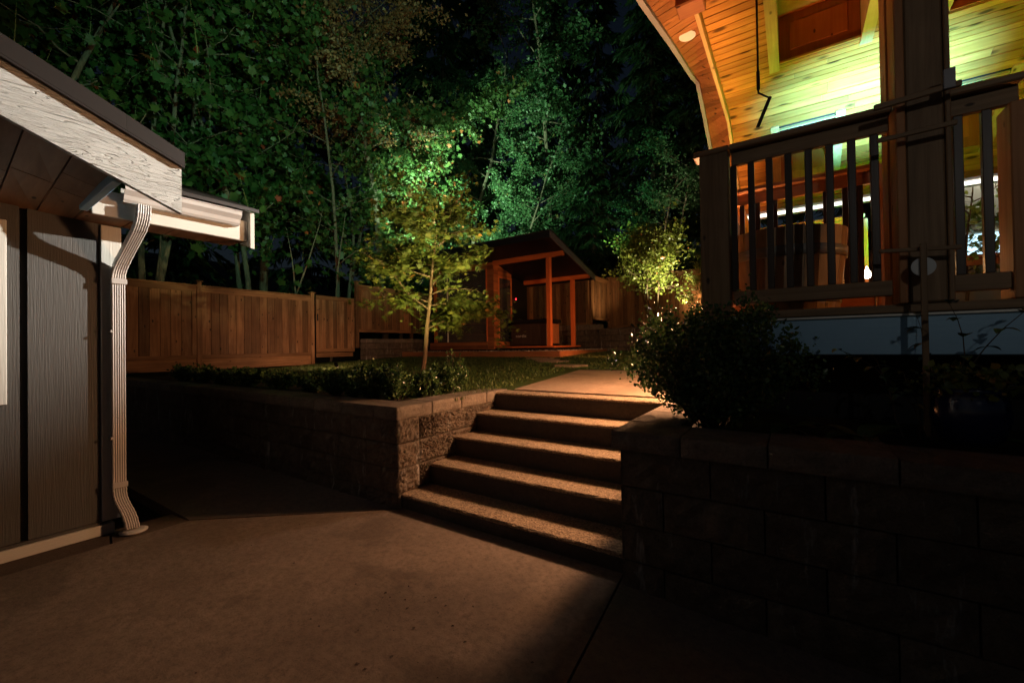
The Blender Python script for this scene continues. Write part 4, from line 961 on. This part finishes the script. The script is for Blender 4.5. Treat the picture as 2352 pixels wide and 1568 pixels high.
lathe('bulb', [(.002, 1.828), (.018, 1.838), (.02, 1.87), (.01, 1.90)], -.675, 4.42, 12, M['bulb_dim'], l3)

# ------------------------------------------------------------------ behind the deck at the right
nh = thing('neighbour_house', (2.5, 9.5, 0.9), 'grey stucco house with a bright cyan window beyond the deck', 'house')
box('wall', 1.55, 6.0, 9.3, 9.6, 1.0, 6.0, M['greywall'], nh); box('wall', 1.2, 1.545, 9.5, 9.7, 1.0, 6.0, M['balus'], nh)
wf = box('window', 1.88, 2.95, 9.26, 9.299, 2.70, 3.08, M['white'], nh)
for a, b in ((1.92, 2.16), (2.19, 2.45), (2.48, 2.68), (2.71, 2.92)): box('pane', a, b, 9.245, 9.259, 2.74, 3.04, M['winlit'], wf, .002)
for k in range(4): box('vent_slat', 1.62 + k * .07, 1.65 + k * .07, 9.27, 9.299, 3.2, 3.42, M['white'], nh)
tbl = thing('patio_table', (2.4, 8.5, 1.1), 'orange wooden patio table beyond the far rail of the deck', 'table')
for k in range(5): box('table_board', 1.75, 3.0, 8.3 + k * .12, 8.41 + k * .12, 2.56, 2.60, M['ced_x'], tbl)
box('apron', 1.8, 2.95, 8.34, 8.37, 2.46, 2.555, M['ced_x'], tbl)
for a in (1.8, 2.9):
    for b in (8.34, 8.8): box('leg', a, a + .06, b, b + .06, 1.0, 2.555, M['ced_z'], tbl)

# ------------------------------------------------------------------ leaves and trees
def rotmats(n, tilt=None):
    a = NR.uniform(0, 2 * math.pi, n); z = NR.normal(0, 1, (n, 3))
    if tilt is not None: z = np.c_[NR.normal(0, tilt, n), NR.normal(0, tilt, n), np.ones(n)]
    z /= np.linalg.norm(z, axis=1)[:, None]; r_ = NR.normal(0, 1, (n, 3)); x = np.cross(r_, z); x /= np.linalg.norm(x, axis=1)[:, None]; y_ = np.cross(z, x)
    return np.stack([x, y_, z], axis=2)
OV = (np.array([(0, 0, 0), (.36, .45, .08), (0, 1, -.05), (-.36, .45, .08)]), np.array([(0, 1, 2), (0, 2, 3)]))
OV6 = (np.array([(0, 0, 0), (.3, .25, .06), (.36, .6, .06), (0, 1, -.04), (-.36, .6, .06), (-.3, .25, .06)]), np.array([(0, 1, 2), (0, 2, 3), (0, 3, 4), (0, 4, 5)]))
def star(lobes, depth):
    V = [(0, .25, 0)]; m = len(lobes)
    pts = [(0, 0, 0)]
    for i, (ang, ln) in enumerate(lobes):
        a = math.radians(ang); pts.append((math.sin(a) * ln, .25 + math.cos(a) * ln, -.1 * ln))
        if i < m - 1:
            b = math.radians((ang + lobes[i + 1][0]) / 2); pts.append((math.sin(b) * depth, .25 + math.cos(b) * depth, .03))
    V += pts; n = len(pts); F = [(0, 1 + i, 1 + (i + 1) % n) for i in range(n)]
    return np.array(V), np.array(F)
MAP5 = star([(125, .5), (98, .42), (68, .72), (44, .5), (14, .72), (0, .86), (-14, .72), (-44, .5), (-68, .72), (-98, .42), (-125, .5)], .44)
JAP = star([(115, .45), (72, .72), (36, .9), (0, 1.0), (-36, .9), (-72, .72), (-115, .45)], .22)
SPR = (np.array([(0, 0, 0), (.1, .35, .03), (0, 1, -.12), (-.1, .35, .03)]), np.array([(0, 1, 2), (0, 2, 3)]))
def leaves(name, P, size, tpl, mat, parent, tilt=None, R=None, rv=None, kind='stuff', **kw):
    n = len(P); tv, tf = tpl; R = rotmats(n, tilt) if R is None else R
    s = (size * (.45 + .95 * NR.rand(n) ** 1.3))[:, None, None]
    V = np.einsum('nij,kj->nki', R, tv) * s + np.asarray(P)[:, None, :]
    F = (tf[None] + len(tv) * np.arange(n)[:, None, None]).reshape(-1, 3)
    o = obj(name, V.reshape(-1, 3), F, mat, parent, kind=kind, **kw); faceattr(o, 'rnd', np.repeat(NR.rand(n) if rv is None else rv, len(tf))); return o
def limb(p0, d, L, r, n=6, droop=0.0, wob=.12):
    pts = [Vector(p0)]; d = Vector(d).normalized(); st_ = L / n
    for i in range(n):
        d = (d + Vector((rnd.gauss(0, wob), rnd.gauss(0, wob), rnd.gauss(0, wob) - droop))).normalized(); pts.append(pts[-1] + d * st_)
    return pts, [r * (1 - .8 * i / n) for i in range(n + 1)]
def tree(name, base, H, R, nl, nleaf, size, tpl, mat, bark, label, zlow=.25, cat='tree', group=None, trunk_r=.12, nlimb=14, lean=(0, 0), clump=.35, droop=.02, sub=4, tilt=None, thick=6, upb=.55, stems=1, red=.012, shoots=0):
    t = thing(name, base, label, cat, group)
    A = []; br = []
    for s_ in range(stems):
        ang = rnd.uniform(0, 6.28) if stems > 1 else 0; l0 = (lean[0] + (.18 * math.cos(ang) if stems > 1 else 0), lean[1] + (.18 * math.sin(ang) if stems > 1 else 0))
        pts, rad = limb(base, (l0[0], l0[1], 1), H, trunk_r, 10, -.02, .06); V, F = tubegeo(pts, rad, 9 if thick > 6 else 7)
        obj('trunk', V, F, bark, t, smooth=True)
        for i in range(nlimb):
            h = zlow + (1 - zlow) * (i + rnd.random()) / nlimb; k = h * 10; i0 = min(9, int(k)); p = pts[i0].lerp(pts[i0 + 1], k - i0)
            prof_ = math.sin(math.pi * min(1, .25 + .75 * (1 - h) ** .7)) if H > 5 else (1 - .55 * abs(h - .5))
            a = i * 2.4 + rnd.uniform(-.5, .5); L = R * (.55 + .6 * prof_) * rnd.uniform(.7, 1.1)
            lp, lr = limb(p, (math.cos(a), math.sin(a), upb * rnd.uniform(.4, 1.3)), L, max(.012, trunk_r * .4 * (1 - h * .6)), 6, droop, .14)
            br.append(tubegeo(lp, lr, 5)); bw = rnd.random() ** 1.6
            for q in range(2, 7): A.append((lp[q - 1], lp[q], bw))
            for j in range(sub):
                b0 = lp[rnd.randint(2, 5)]; tp, trd = limb(b0, (rnd.gauss(0, 1), rnd.gauss(0, 1), rnd.gauss(.1, .5)), L * rnd.uniform(.25, .5), lr[3] * .6, 4, droop, .2)
                br.append(tubegeo(tp, trd, 3)); bw2 = .5 * bw + .5 * rnd.random(); A += [(tp[q], tp[q + 1], bw2) for q in range(4)]
    V, F = join(br); obj('branches', V, F, bark, t, smooth=True, kind='stuff')
    shp = []; sg_ = []
    for k in range(shoots):   # pale upright water shoots that carry a whorl of leaves
        q = Vector(A[rnd.randrange(len(A))][1]); p, r_ = limb(q, (rnd.gauss(0, .25), rnd.gauss(0, .25), 1), rnd.uniform(.6, 1.4), .014, 4, 0, .04); sg_.append(tubegeo(p, r_, 4))
        for e in range(9): shp.append(tuple(p[-1 - (e % 2)] + Vector((rnd.gauss(0, .12), rnd.gauss(0, .12), rnd.gauss(0, .05)))))
    if shoots:
        V, F = join(sg_); obj('shoots', V, F, M['shoot'], t, kind='stuff'); leaves('shoot_leaves', shp, size * 1.15, tpl, mat, t, tilt=.7)
    dens = np.array([a[2] for a in A]); A0 = np.array([tuple(a[0]) for a in A]); A1 = np.array([tuple(a[1]) for a in A])
    wgt = (.03 + dens ** 1.8) * (.15 + np.linalg.norm(A1 - A0, axis=1)); ci = NR.choice(len(A), int(nleaf * .8), p=wgt / wgt.sum()); u_ = NR.rand(len(ci))[:, None]
    sg = np.where(NR.rand(len(ci)) < .75, clump * .38, clump)[:, None]
    P = A0[ci] * (1 - u_) + A1[ci] * u_ + NR.normal(0, 1, (len(ci), 3)) * sg * np.array([1, 1, .8]) - np.array([0, 0, size * .5])
    cl = NR.rand(len(A))[ci]; rv = np.clip(.5 * cl + .5 * NR.rand(len(ci)), 0, 1)
    rv = np.where(NR.rand(len(ci)) < red, 1.0, rv * .93)
    leaves('crown', P, size, tpl, mat, t, tilt=tilt, rv=rv)
    return t

# forest behind the fence -- left to right
rnd.seed(7); NR.seed(11)
tree('maple_tree', (-14.6, 1.0, .9), 13, 3.4, 0, 4300, .21, MAP5, M['lf_maple'], M['bark'], 'big leaved maple whose foliage fills the top left corner', trunk_r=.12, shoots=30, group='trees beyond the fence', clump=.5, zlow=.2, stems=2)
tree('maple_tree', (-14.3, 3.9, 1.0), 13, 3.2, 0, 6000, .20, MAP5, M['lf_maple'], M['bark'], 'big leaved maple with pale upright stems behind the shed roof', trunk_r=.1, shoots=34, group='trees beyond the fence', clump=.5, zlow=.28, stems=3)
tree('maple_tree', (-15.0, 6.8, 1.1), 13, 3.2, 0, 9500, .175, MAP5, M['lf_maple'], M['bark'], 'big leaved maple over the fence left of the gate', trunk_r=.1, shoots=34, group='trees beyond the fence', clump=.5, zlow=.28, stems=2)
tree('maple_tree', (-14.2, 9.6, 1.2), 12, 3.3, 0, 16000, .155, MAP5, M['lf_vine'], M['bark'], 'slender maple with leaning stems directly above the gate', trunk_r=.085, shoots=40, group='trees beyond the fence', clump=.45, zlow=.24, stems=3)
tree('vine_maple', (-14.4, 12.6, 1.2), 10, 3.2, 0, 30000, .13, MAP5, M['lf_vine'], M['bark'], 'vine maple with reddening leaves behind the young maple', trunk_r=.09, shoots=34, red=.035, group='trees beyond the fence', clump=.3, zlow=.12, nlimb=18)
tree('alder_tree', (-13.4, 15.8, 1.3), 16.5, 3.6, 0, 80000, .11, OV, M['lf_alder'], M['bark'], 'tall brightly lit green alder in the middle of the tree line', trunk_r=.14, group='trees beyond the fence', clump=.2, zlow=.1, nlimb=30, droop=.05, sub=7)
tree('withered_tree', (-13.9, 11.4, 1.4), 15.5, 3.0, 0, 26000, .12, OV, M['lf_dead'], M['bark'], 'tall tree with brown dying leaves at the top of the picture', trunk_r=.14, group='trees beyond the fence', clump=.35, zlow=.5, nlimb=26, sub=7)
tree('alder_tree', (-10.8, 17.4, 1.3), 9, 2.6, 0, 26000, .13, OV, M['lf_alder'], M['bark'], 'shorter lit alder rising right behind the sauna roof', trunk_r=.1, group='trees beyond the fence', clump=.2, zlow=.1, nlimb=22, sub=6)
tree('alder_tree', (-11.5, 22.5, 2.4), 19, 4.0, 0, 20000, .22, OV, M['lf_alder'], M['bark'], 'dim tall alder behind the brightly lit one', trunk_r=.18, group='trees beyond the fence', clump=.6, zlow=.2, nlimb=22)
tree('maple_tree', (-20, 9.5, 2.0), 18, 4.4, 0, 9000, .3, MAP5, M['lf_maple'], M['bark'], 'dim maple in the second row behind the gate', trunk_r=.2, group='trees beyond the fence', clump=.7, zlow=.25, nlimb=20)
tree('maple_tree', (-20, 3.5, 2.0), 18, 4.4, 0, 7000, .3, MAP5, M['lf_maple'], M['bark'], 'dim maple in the second row behind the shed', trunk_r=.2, group='trees beyond the fence', clump=.7, zlow=.25, nlimb=20)
def conifer(base, H, R, label, nb=60, size=.4, seed=0, per=120, zlow=.05):
    t = thing('cedar_tree', base, label, 'tree', 'trees beyond the fence')
    V, F = tubegeo([(base[0], base[1], base[2]), (base[0] + .1, base[1], base[2] + H)], [.22, .03], 8); obj('trunk', V, F, M['bark_dark'], t, smooth=True)
    P = []; D = []; br = []
    for i in range(nb):
        h = zlow + (1 - zlow) * (i + rnd.random()) / nb; a = i * 2.4 + rnd.uniform(-.4, .4); L = R * (1 - h) ** .75 * rnd.uniform(.7, 1.15) + .3
        pts, rad = limb((base[0], base[1], base[2] + h * H), (math.cos(a), math.sin(a), .05), L, .035, 7, .09, .06); br.append(tubegeo(pts, rad, 4))
        for k in range(per):
            u = rnd.random() ** .7 * 6.99; i0 = int(u); p = pts[i0].lerp(pts[i0 + 1], u - i0); sd_ = rnd.choice((-1, 1)); w = rnd.random() * (.1 + .35 * min(1, L / 3)); q = Vector((-math.sin(a) * sd_, math.cos(a) * sd_, 0))
            P.append(tuple(p + q * w - Vector((0, 0, w * .5)) + Vector((0, 0, rnd.gauss(0, .04))))); D.append(tuple((Vector((math.cos(a), math.sin(a), 0)) * .6 + q * .5 + Vector((rnd.gauss(0, .25), rnd.gauss(0, .25), -.75))).normalized()))
    V, F = join(br); obj('branches', V, F, M['bark_dark'], t, smooth=True, kind='stuff')
    D = np.array(D); n = len(D); r_ = NR.normal(0, 1, (n, 3)); x = np.cross(r_, D); x /= np.linalg.norm(x, axis=1)[:, None]; z = np.cross(x, D)
    leaves('crown', np.array(P), size, SPR, M['lf_con'], t, R=np.stack([x, D, z], axis=2))
conifer((-7.6, 18.2, 1.4), 8.5, 2.8, 'dark fir with feathery drooping boughs behind the sauna', 58, .34, per=230)
conifer((-5.6, 21.0, 2.0), 19, 3.8, 'very tall dark cedar left of the deck roof', 90, .5, per=170)
conifer((-2.4, 20.5, 2.0), 18, 3.6, 'tall dark cedar nearest the deck roof', 80, .5, per=150)
conifer((-9.6, 24.0, 2.8), 22, 4.4, 'tall dark cedar in the second row above the sauna', 80, .6, per=140)
conifer((2.2, 19.5, 2.0), 15, 3.6, 'tall dark cedar behind the deck', 60, .5, per=90)
tree('hazel_tree', (-4.9, 17.8, 1.6), 7.2, 2.0, 0, 15000, .11, OV, M['lf_alder'], M['bark'], 'small leaved dim tree behind the lit shrub', trunk_r=.07, group='trees beyond the fence', clump=.3, zlow=.1, nlimb=16, stems=2)
for (x, y, H_, lb) in ((-27, 2, 22, 'dark fir far behind the shed roof'), (-26, 8, 23, 'dark fir far behind the left maples'), (-24, 14, 24, 'dark fir far behind the gate'), (-20, 18.5, 24, 'dark fir far behind the brown leaved tree'), (-17.5, 22.5, 25, 'dark fir far behind the lit alder'), (-14, 26, 26, 'dark fir in the gap right of the lit alder'), (-17.2, 18.6, 24, 'dark fir directly behind the top of the lit alder'), (-6, 27, 24, 'dark fir far behind the tall cedars')):
    conifer((x, y, 2.5), H_, 4.6, lb, 70, .75, per=150)
# thin bare saplings above the fence
for i, (x, y, H, lx, lb) in enumerate([(-12.8, 6.6, 5.2, .1, 'thin bare sapling behind the fence, third stem left of the gate post'), (-12.7, 7.1, 4.2, -.08, 'thin forked sapling behind the fence just left of the gate'), (-12.9, 8.3, 5.0, .05, 'thin straight sapling rising behind the gate'), (-12.6, 3.6, 4.5, .02, 'grey sapling behind the fence beside the downspout')]):
    t = thing('sapling', (x, y, 1.0), lb, 'sapling', 'thin saplings behind the fence')
    pts, rad = limb((x, y, 1.0), (lx * .5, lx * 1.5, 1), H, .045, 8, -.01, .05); V, F = tubegeo(pts, rad, 6); obj('trunk', V, F, M['bark'], t, smooth=True)
    P = []; 
    for k in range(14):
        p = pts[rnd.randint(3, 8)]; P.append((p.x + rnd.gauss(0, .4), p.y + rnd.gauss(0, .4), p.z + rnd.gauss(0, .3)))
    leaves('crown', P, .22, MAP5, M['lf_maple'], t)

# young maple by the steps, seen whole
rnd.seed(21); NR.seed(5)
jm = tree('young_maple', (-4.80, 4.62, .92), 2.85, 1.15, 0, 7500, .088, JAP, M['lf_jap'], M['bark_j'], 'slender young maple with yellow green leaves on the lawn behind the hedge', trunk_r=.042, clump=.15, zlow=.28, nlimb=19, sub=5, upb=.6, droop=.045, tilt=.6, lean=(.06, .02))
SP = []
for k in range(11):
    a_ = rnd.uniform(0, 6.28); p, r_ = limb((-4.8 + .35 * math.cos(a_), 4.62 + .35 * math.sin(a_), 3.15 + rnd.uniform(-.2, .2)), (.22 * math.cos(a_), .22 * math.sin(a_), 1), rnd.uniform(.7, 1.25), .007, 7, -.02, .06); V, F = tubegeo(p, r_, 4); obj('shoot', V, F, M['bark_j'], jm); SP += [tuple(q) for q in p[1:]] * 14
SP = np.array(SP) + NR.normal(0, .045, (len(SP), 3)); leaves('shoot_leaves', SP, .06, JAP, M['lf_jap'], jm, tilt=.8)
# bright shrub
tree('lit_shrub', (-3.95, 14.6, 1.95), 3.3, 1.05, 0, 6500, .12, OV, M['lf_shrub'], M['bark_j'], 'small tree with glowing yellow green leaves before the back fence', trunk_r=.035, clump=.24, zlow=.4, nlimb=20, sub=4, upb=.8, stems=3, cat='shrub')
tree('grassy_shrub', (-2.15, 13.9, 1.95), 1.9, .8, 0, 3000, .13, SPR, M['lf_shrub'], M['bark_j'], 'yellow green feathery bush beside the deck post', trunk_r=.03, clump=.16, zlow=.1, nlimb=14, upb=1.2, cat='shrub')
tree('patio_plant', (2.1, 8.7, 1.0), 2.9, .9, 0, 900, .11, OV6, M['lf_shrub'], M['bark_j'], 'leafy plant before the grey wall beyond the deck', trunk_r=.03, clump=.18, zlow=.45, nlimb=12, cat='plant')
tree('fence_ivy', (-.6, 15.5, 2.0), 2.6, 1.0, 0, 1400, .12, OV, M['lf_shrub'], M['bark_j'], 'ivy like shrub against the fence behind the deck', trunk_r=.03, clump=.25, zlow=.2, nlimb=12, cat='shrub')

# boxwoods
def bush(name, cx, cy, z0, rx, ry, h, n, size, label, group=None, twigs=10, parentless=True):
    t = thing(name, (cx, cy, z0), label, 'shrub', group); br = []; A = []
    for i in range(twigs * 3):
        a = rnd.uniform(0, 6.28); e = rnd.random(); L = h * rnd.uniform(.75, 1.12); d = (math.cos(a) * rx / h * (1.1 - .4 * e), math.sin(a) * ry / h * (1.1 - .4 * e), .5 + .8 * e)
        pts, rad = limb((cx + rnd.gauss(0, .03), cy + rnd.gauss(0, .03), z0), d, L, .006, 6, 0, .1); br.append(tubegeo(pts, rad, 3)); A += pts[2:]
        if i % 2 == 0: A += [pts[-1]] * 3
    V, F = join(br); obj('stems', V, F, M['bark_dark'], t)
    A = np.array([tuple(p) for p in A]); P = A[NR.randint(0, len(A), n)] + NR.normal(0, 1, (n, 3)) * np.array([rx, ry, h]) * .06
    m_ = int(n * .45); dv = NR.normal(0, 1, (m_, 3)); dv /= np.linalg.norm(dv, axis=1)[:, None]; dv *= NR.uniform(.45, .92, m_)[:, None]
    P = np.vstack([P, np.c_[cx + dv[:, 0] * rx * .95, cy + dv[:, 1] * ry * .95, z0 + h * .5 + dv[:, 2] * h * .5]]); n = len(P)
    P[:, 2] = np.maximum(P[:, 2], z0 + .01)
    leaves('foliage', P, size, OV6, M['lf_box'], t, rv=np.clip(NR.normal(.5, .25, n), 0, 1)); return t
bush('boxwood_bush', -.47, 3.06, .88, .49, .30, .76, 15000, .026, 'large dark boxwood bush at the top right of the steps', twigs=34)
hl = ['at the steps end of the hedge, with a tall spike', 'second from the steps in the low hedge', 'third from the steps, left of the young maple stem', 'fourth from the steps in the low hedge', 'fifth from the steps, small and dim', 'sixth from the steps, small and dim']
for (x, y, r, h, n), lb in zip([(-3.42, 3.72, .2, .36, 4200), (-3.44, 3.38, .17, .28, 3000), (-3.55, 3.06, .22, .36, 4600), (-3.88, 3.0, .2, .38, 4200), (-4.22, 3.0, .18, .31, 3000), (-4.55, 2.98, .18, .31, 2800)], hl):
    bush('boxwood_hedge_plant', x, y, .88, r, r, h, n, .024, 'dark boxwood ' + lb, 'low boxwood hedge along the block wall', 12)
bush('boxwood_sprig', -3.44, 3.80, 1.08, .03, .03, .30, 130, .022, 'upright sprig rising from the hedge end by the steps', None, 2)
lbl = ['left of the lit hedge plants, first of the dark row', 'second of the dark row towards the shed', 'third of the dark row towards the shed', 'fourth of the dark row towards the shed', 'fifth of the dark row towards the shed', 'dark boxwood nearest the shed downspout']
for k in range(6):
    bush('boxwood_hedge_plant', -5.2 - .85 * k, 3.1, .88, .34, .22, .27 + .02 * (k % 3), 1300, .04, ('black looking boxwood ' + lbl[k]) if k < 5 else lbl[k], 'dark end of the boxwood hedge', 10)

# ------------------------------------------------------------------ bed at the right: pot, hosta leaves, vine, stake ornament
pt = thing('glazed_pot', (.72, 2.98, .93), 'dark blue glazed round pot on the cap of the right wall', 'plant pot')
lathe('pot', [(.0, .932), (.085, .932), (.12, .97), (.142, 1.06), (.135, 1.15), (.118, 1.19), (.13, 1.205), (.118, 1.21), (.105, 1.19), (0, 1.17)], .72, 2.985, 28, M['glaze'], pt)
def bigleaf(loc, d, L, w, parent, name='leaf', rv=.5, droop=.5, mat=None):
    d = Vector(d).normalized(); s = d.cross(Vector((0, 0, 1))).normalized(); n = 6; V = []; F = []; p = Vector(loc)
    for i in range(n + 1):
        t_ = i / n; ww = w * math.sin(math.pi * (t_ ** .8) * .97 + .04); q = Vector(loc) + d * L * t_ + Vector((0, 0, L * (.35 * t_ - droop * t_ * t_)))
        V += [q - s * ww + Vector((0, 0, ww * .25)), q, q + s * ww + Vector((0, 0, ww * .25))]
    for i in range(n):
        for k in range(2): F.append([i * 3 + k, i * 3 + k + 1, (i + 1) * 3 + k + 1, (i + 1) * 3 + k])
    o = obj(name, V, F, mat or M['lf_hosta'], parent, smooth=True); faceattr(o, 'rnd', [rv] * len(F)); return o
for (hx, hy, nlv, lb) in ((.30, 2.98, 9, 'broad leaved hosta with yellowing leaves left of the blue pot'), (-.02, 3.08, 6, 'smaller dark hosta right of the large boxwood'), (1.0, 2.98, 8, 'broad leaved plant at the right edge beside the pot')):
    h_ = thing('hosta', (hx, hy, .88), lb, 'plant')
    for k in range(nlv):
        a = k * 2.4 + rnd.random(); bigleaf((hx, hy, .9), (math.cos(a), math.sin(a), .3), rnd.uniform(.16, .25), rnd.uniform(.035, .06), h_, rv=rnd.choice([.2, .4, .5, 1.0]), droop=rnd.uniform(.3, .8))
    for k in range(2):
        V, F = tubegeo([(hx, hy - .1, .95), (hx + .08 * k, hy - .3, .945), (hx + .12 + .1 * k, hy - .42, .938)], .0022, 4); obj('stalk', V, F, M['bark_j'], h_)
# vine climbing at the post
vn = thing('climbing_vine', (.62, 3.1, .9), 'leafy vine with curled yellowing leaves at the foot of the deck post', 'vine')
vb = []
for k in range(7):
    p, r_ = limb((.6 + rnd.gauss(0, .04), 3.08, .92), (rnd.gauss(0, .35), rnd.gauss(-.1, .1), 1), rnd.uniform(.6, .95), .006, 8, .03, .22); vb.append(tubegeo(p, r_, 4))
    for q in p[2:]:
        for e in range(2):
            d = (rnd.gauss(0, 1), rnd.gauss(-.4, .6), rnd.gauss(0, .4)); bigleaf(q, d, rnd.uniform(.04, .085), rnd.uniform(.014, .028), vn, rv=rnd.choice([.1, .3, .6, 1.0, 1.0]), droop=.5)
V, F = join(vb); obj('stems', V, F, M['bark_dark'], vn)
for (a, b, c_) in ((.80, 3.0, 1.25), (.95, 2.98, 1.22), (.70, 3.0, 1.22), (.76, 2.95, 1.2)):
    pass
pf = thing('pot_plant', (.72, 2.98, 1.17), 'low spreading foliage spilling over the blue pot', 'plant')
V, F = join([tubegeo([(.72, 2.985, 1.17), (.72 + .12 * math.cos(a), 2.985 + .1 * math.sin(a), 1.26)], .003, 4) for a in (0, 1.5, 3, 4.5)]); obj('stems', V, F, M['bark_dark'], pf)
P = np.c_[NR.normal(.72, .10, 420), NR.normal(2.95, .07, 420), NR.uniform(1.17, 1.31, 420)]; leaves('foliage', P, .035, OV6, M['lf_jap'], pf)
# garden stake ornament: three thin battens, upright stake and pale round disc
or_ = thing('stake_ornament', (.59, 3.1, .9), 'wooden plant trellis of thin battens with a pale round disc before the post', 'trellis')
box('stake', .575, .602, 3.085, 3.10, .93, 1.965, M['rail_z'], or_, .003)
bar('batten', (.404, 3.12, 2.765), (.755, 3.12, 2.785), .018, .032, M['rail_x'], or_); bar('batten', (.415, 3.12, 2.575), (.735, 3.12, 2.585), .016, .026, M['rail_x'], or_); bar('batten', (.412, 3.12, 1.95), (.74, 3.12, 1.93), .016, .022, M['rail_x'], or_)
box('square_plate', .683, .73, 3.10, 3.115, 2.765, 2.87, M['greyfascia'], or_, .003)
V, F = tubegeo([(.591, 3.105, 1.842), (.591, 3.118, 1.842)], .05, 24); o = obj('disc', V, F, M['disc'], or_); 

# debris on the driveway
def litter():
    N = 52; P = []
    for i in range(N):
        if i < 34: x, y_ = rnd.gauss(-1.75, .28), rnd.gauss(1.62, .22)
        else: x, y_ = rnd.uniform(-3.6, -.9), rnd.uniform(.6, 2.3)
        P.append((x, y_, .003))
    o = leaves('leaf_litter', P, .019, OV, M['bark_dark'], None, tilt=.15, label='small dry leaf scraps scattered on the driveway concrete', rv=np.zeros(N)); o['category'] = 'leaf litter'
litter()
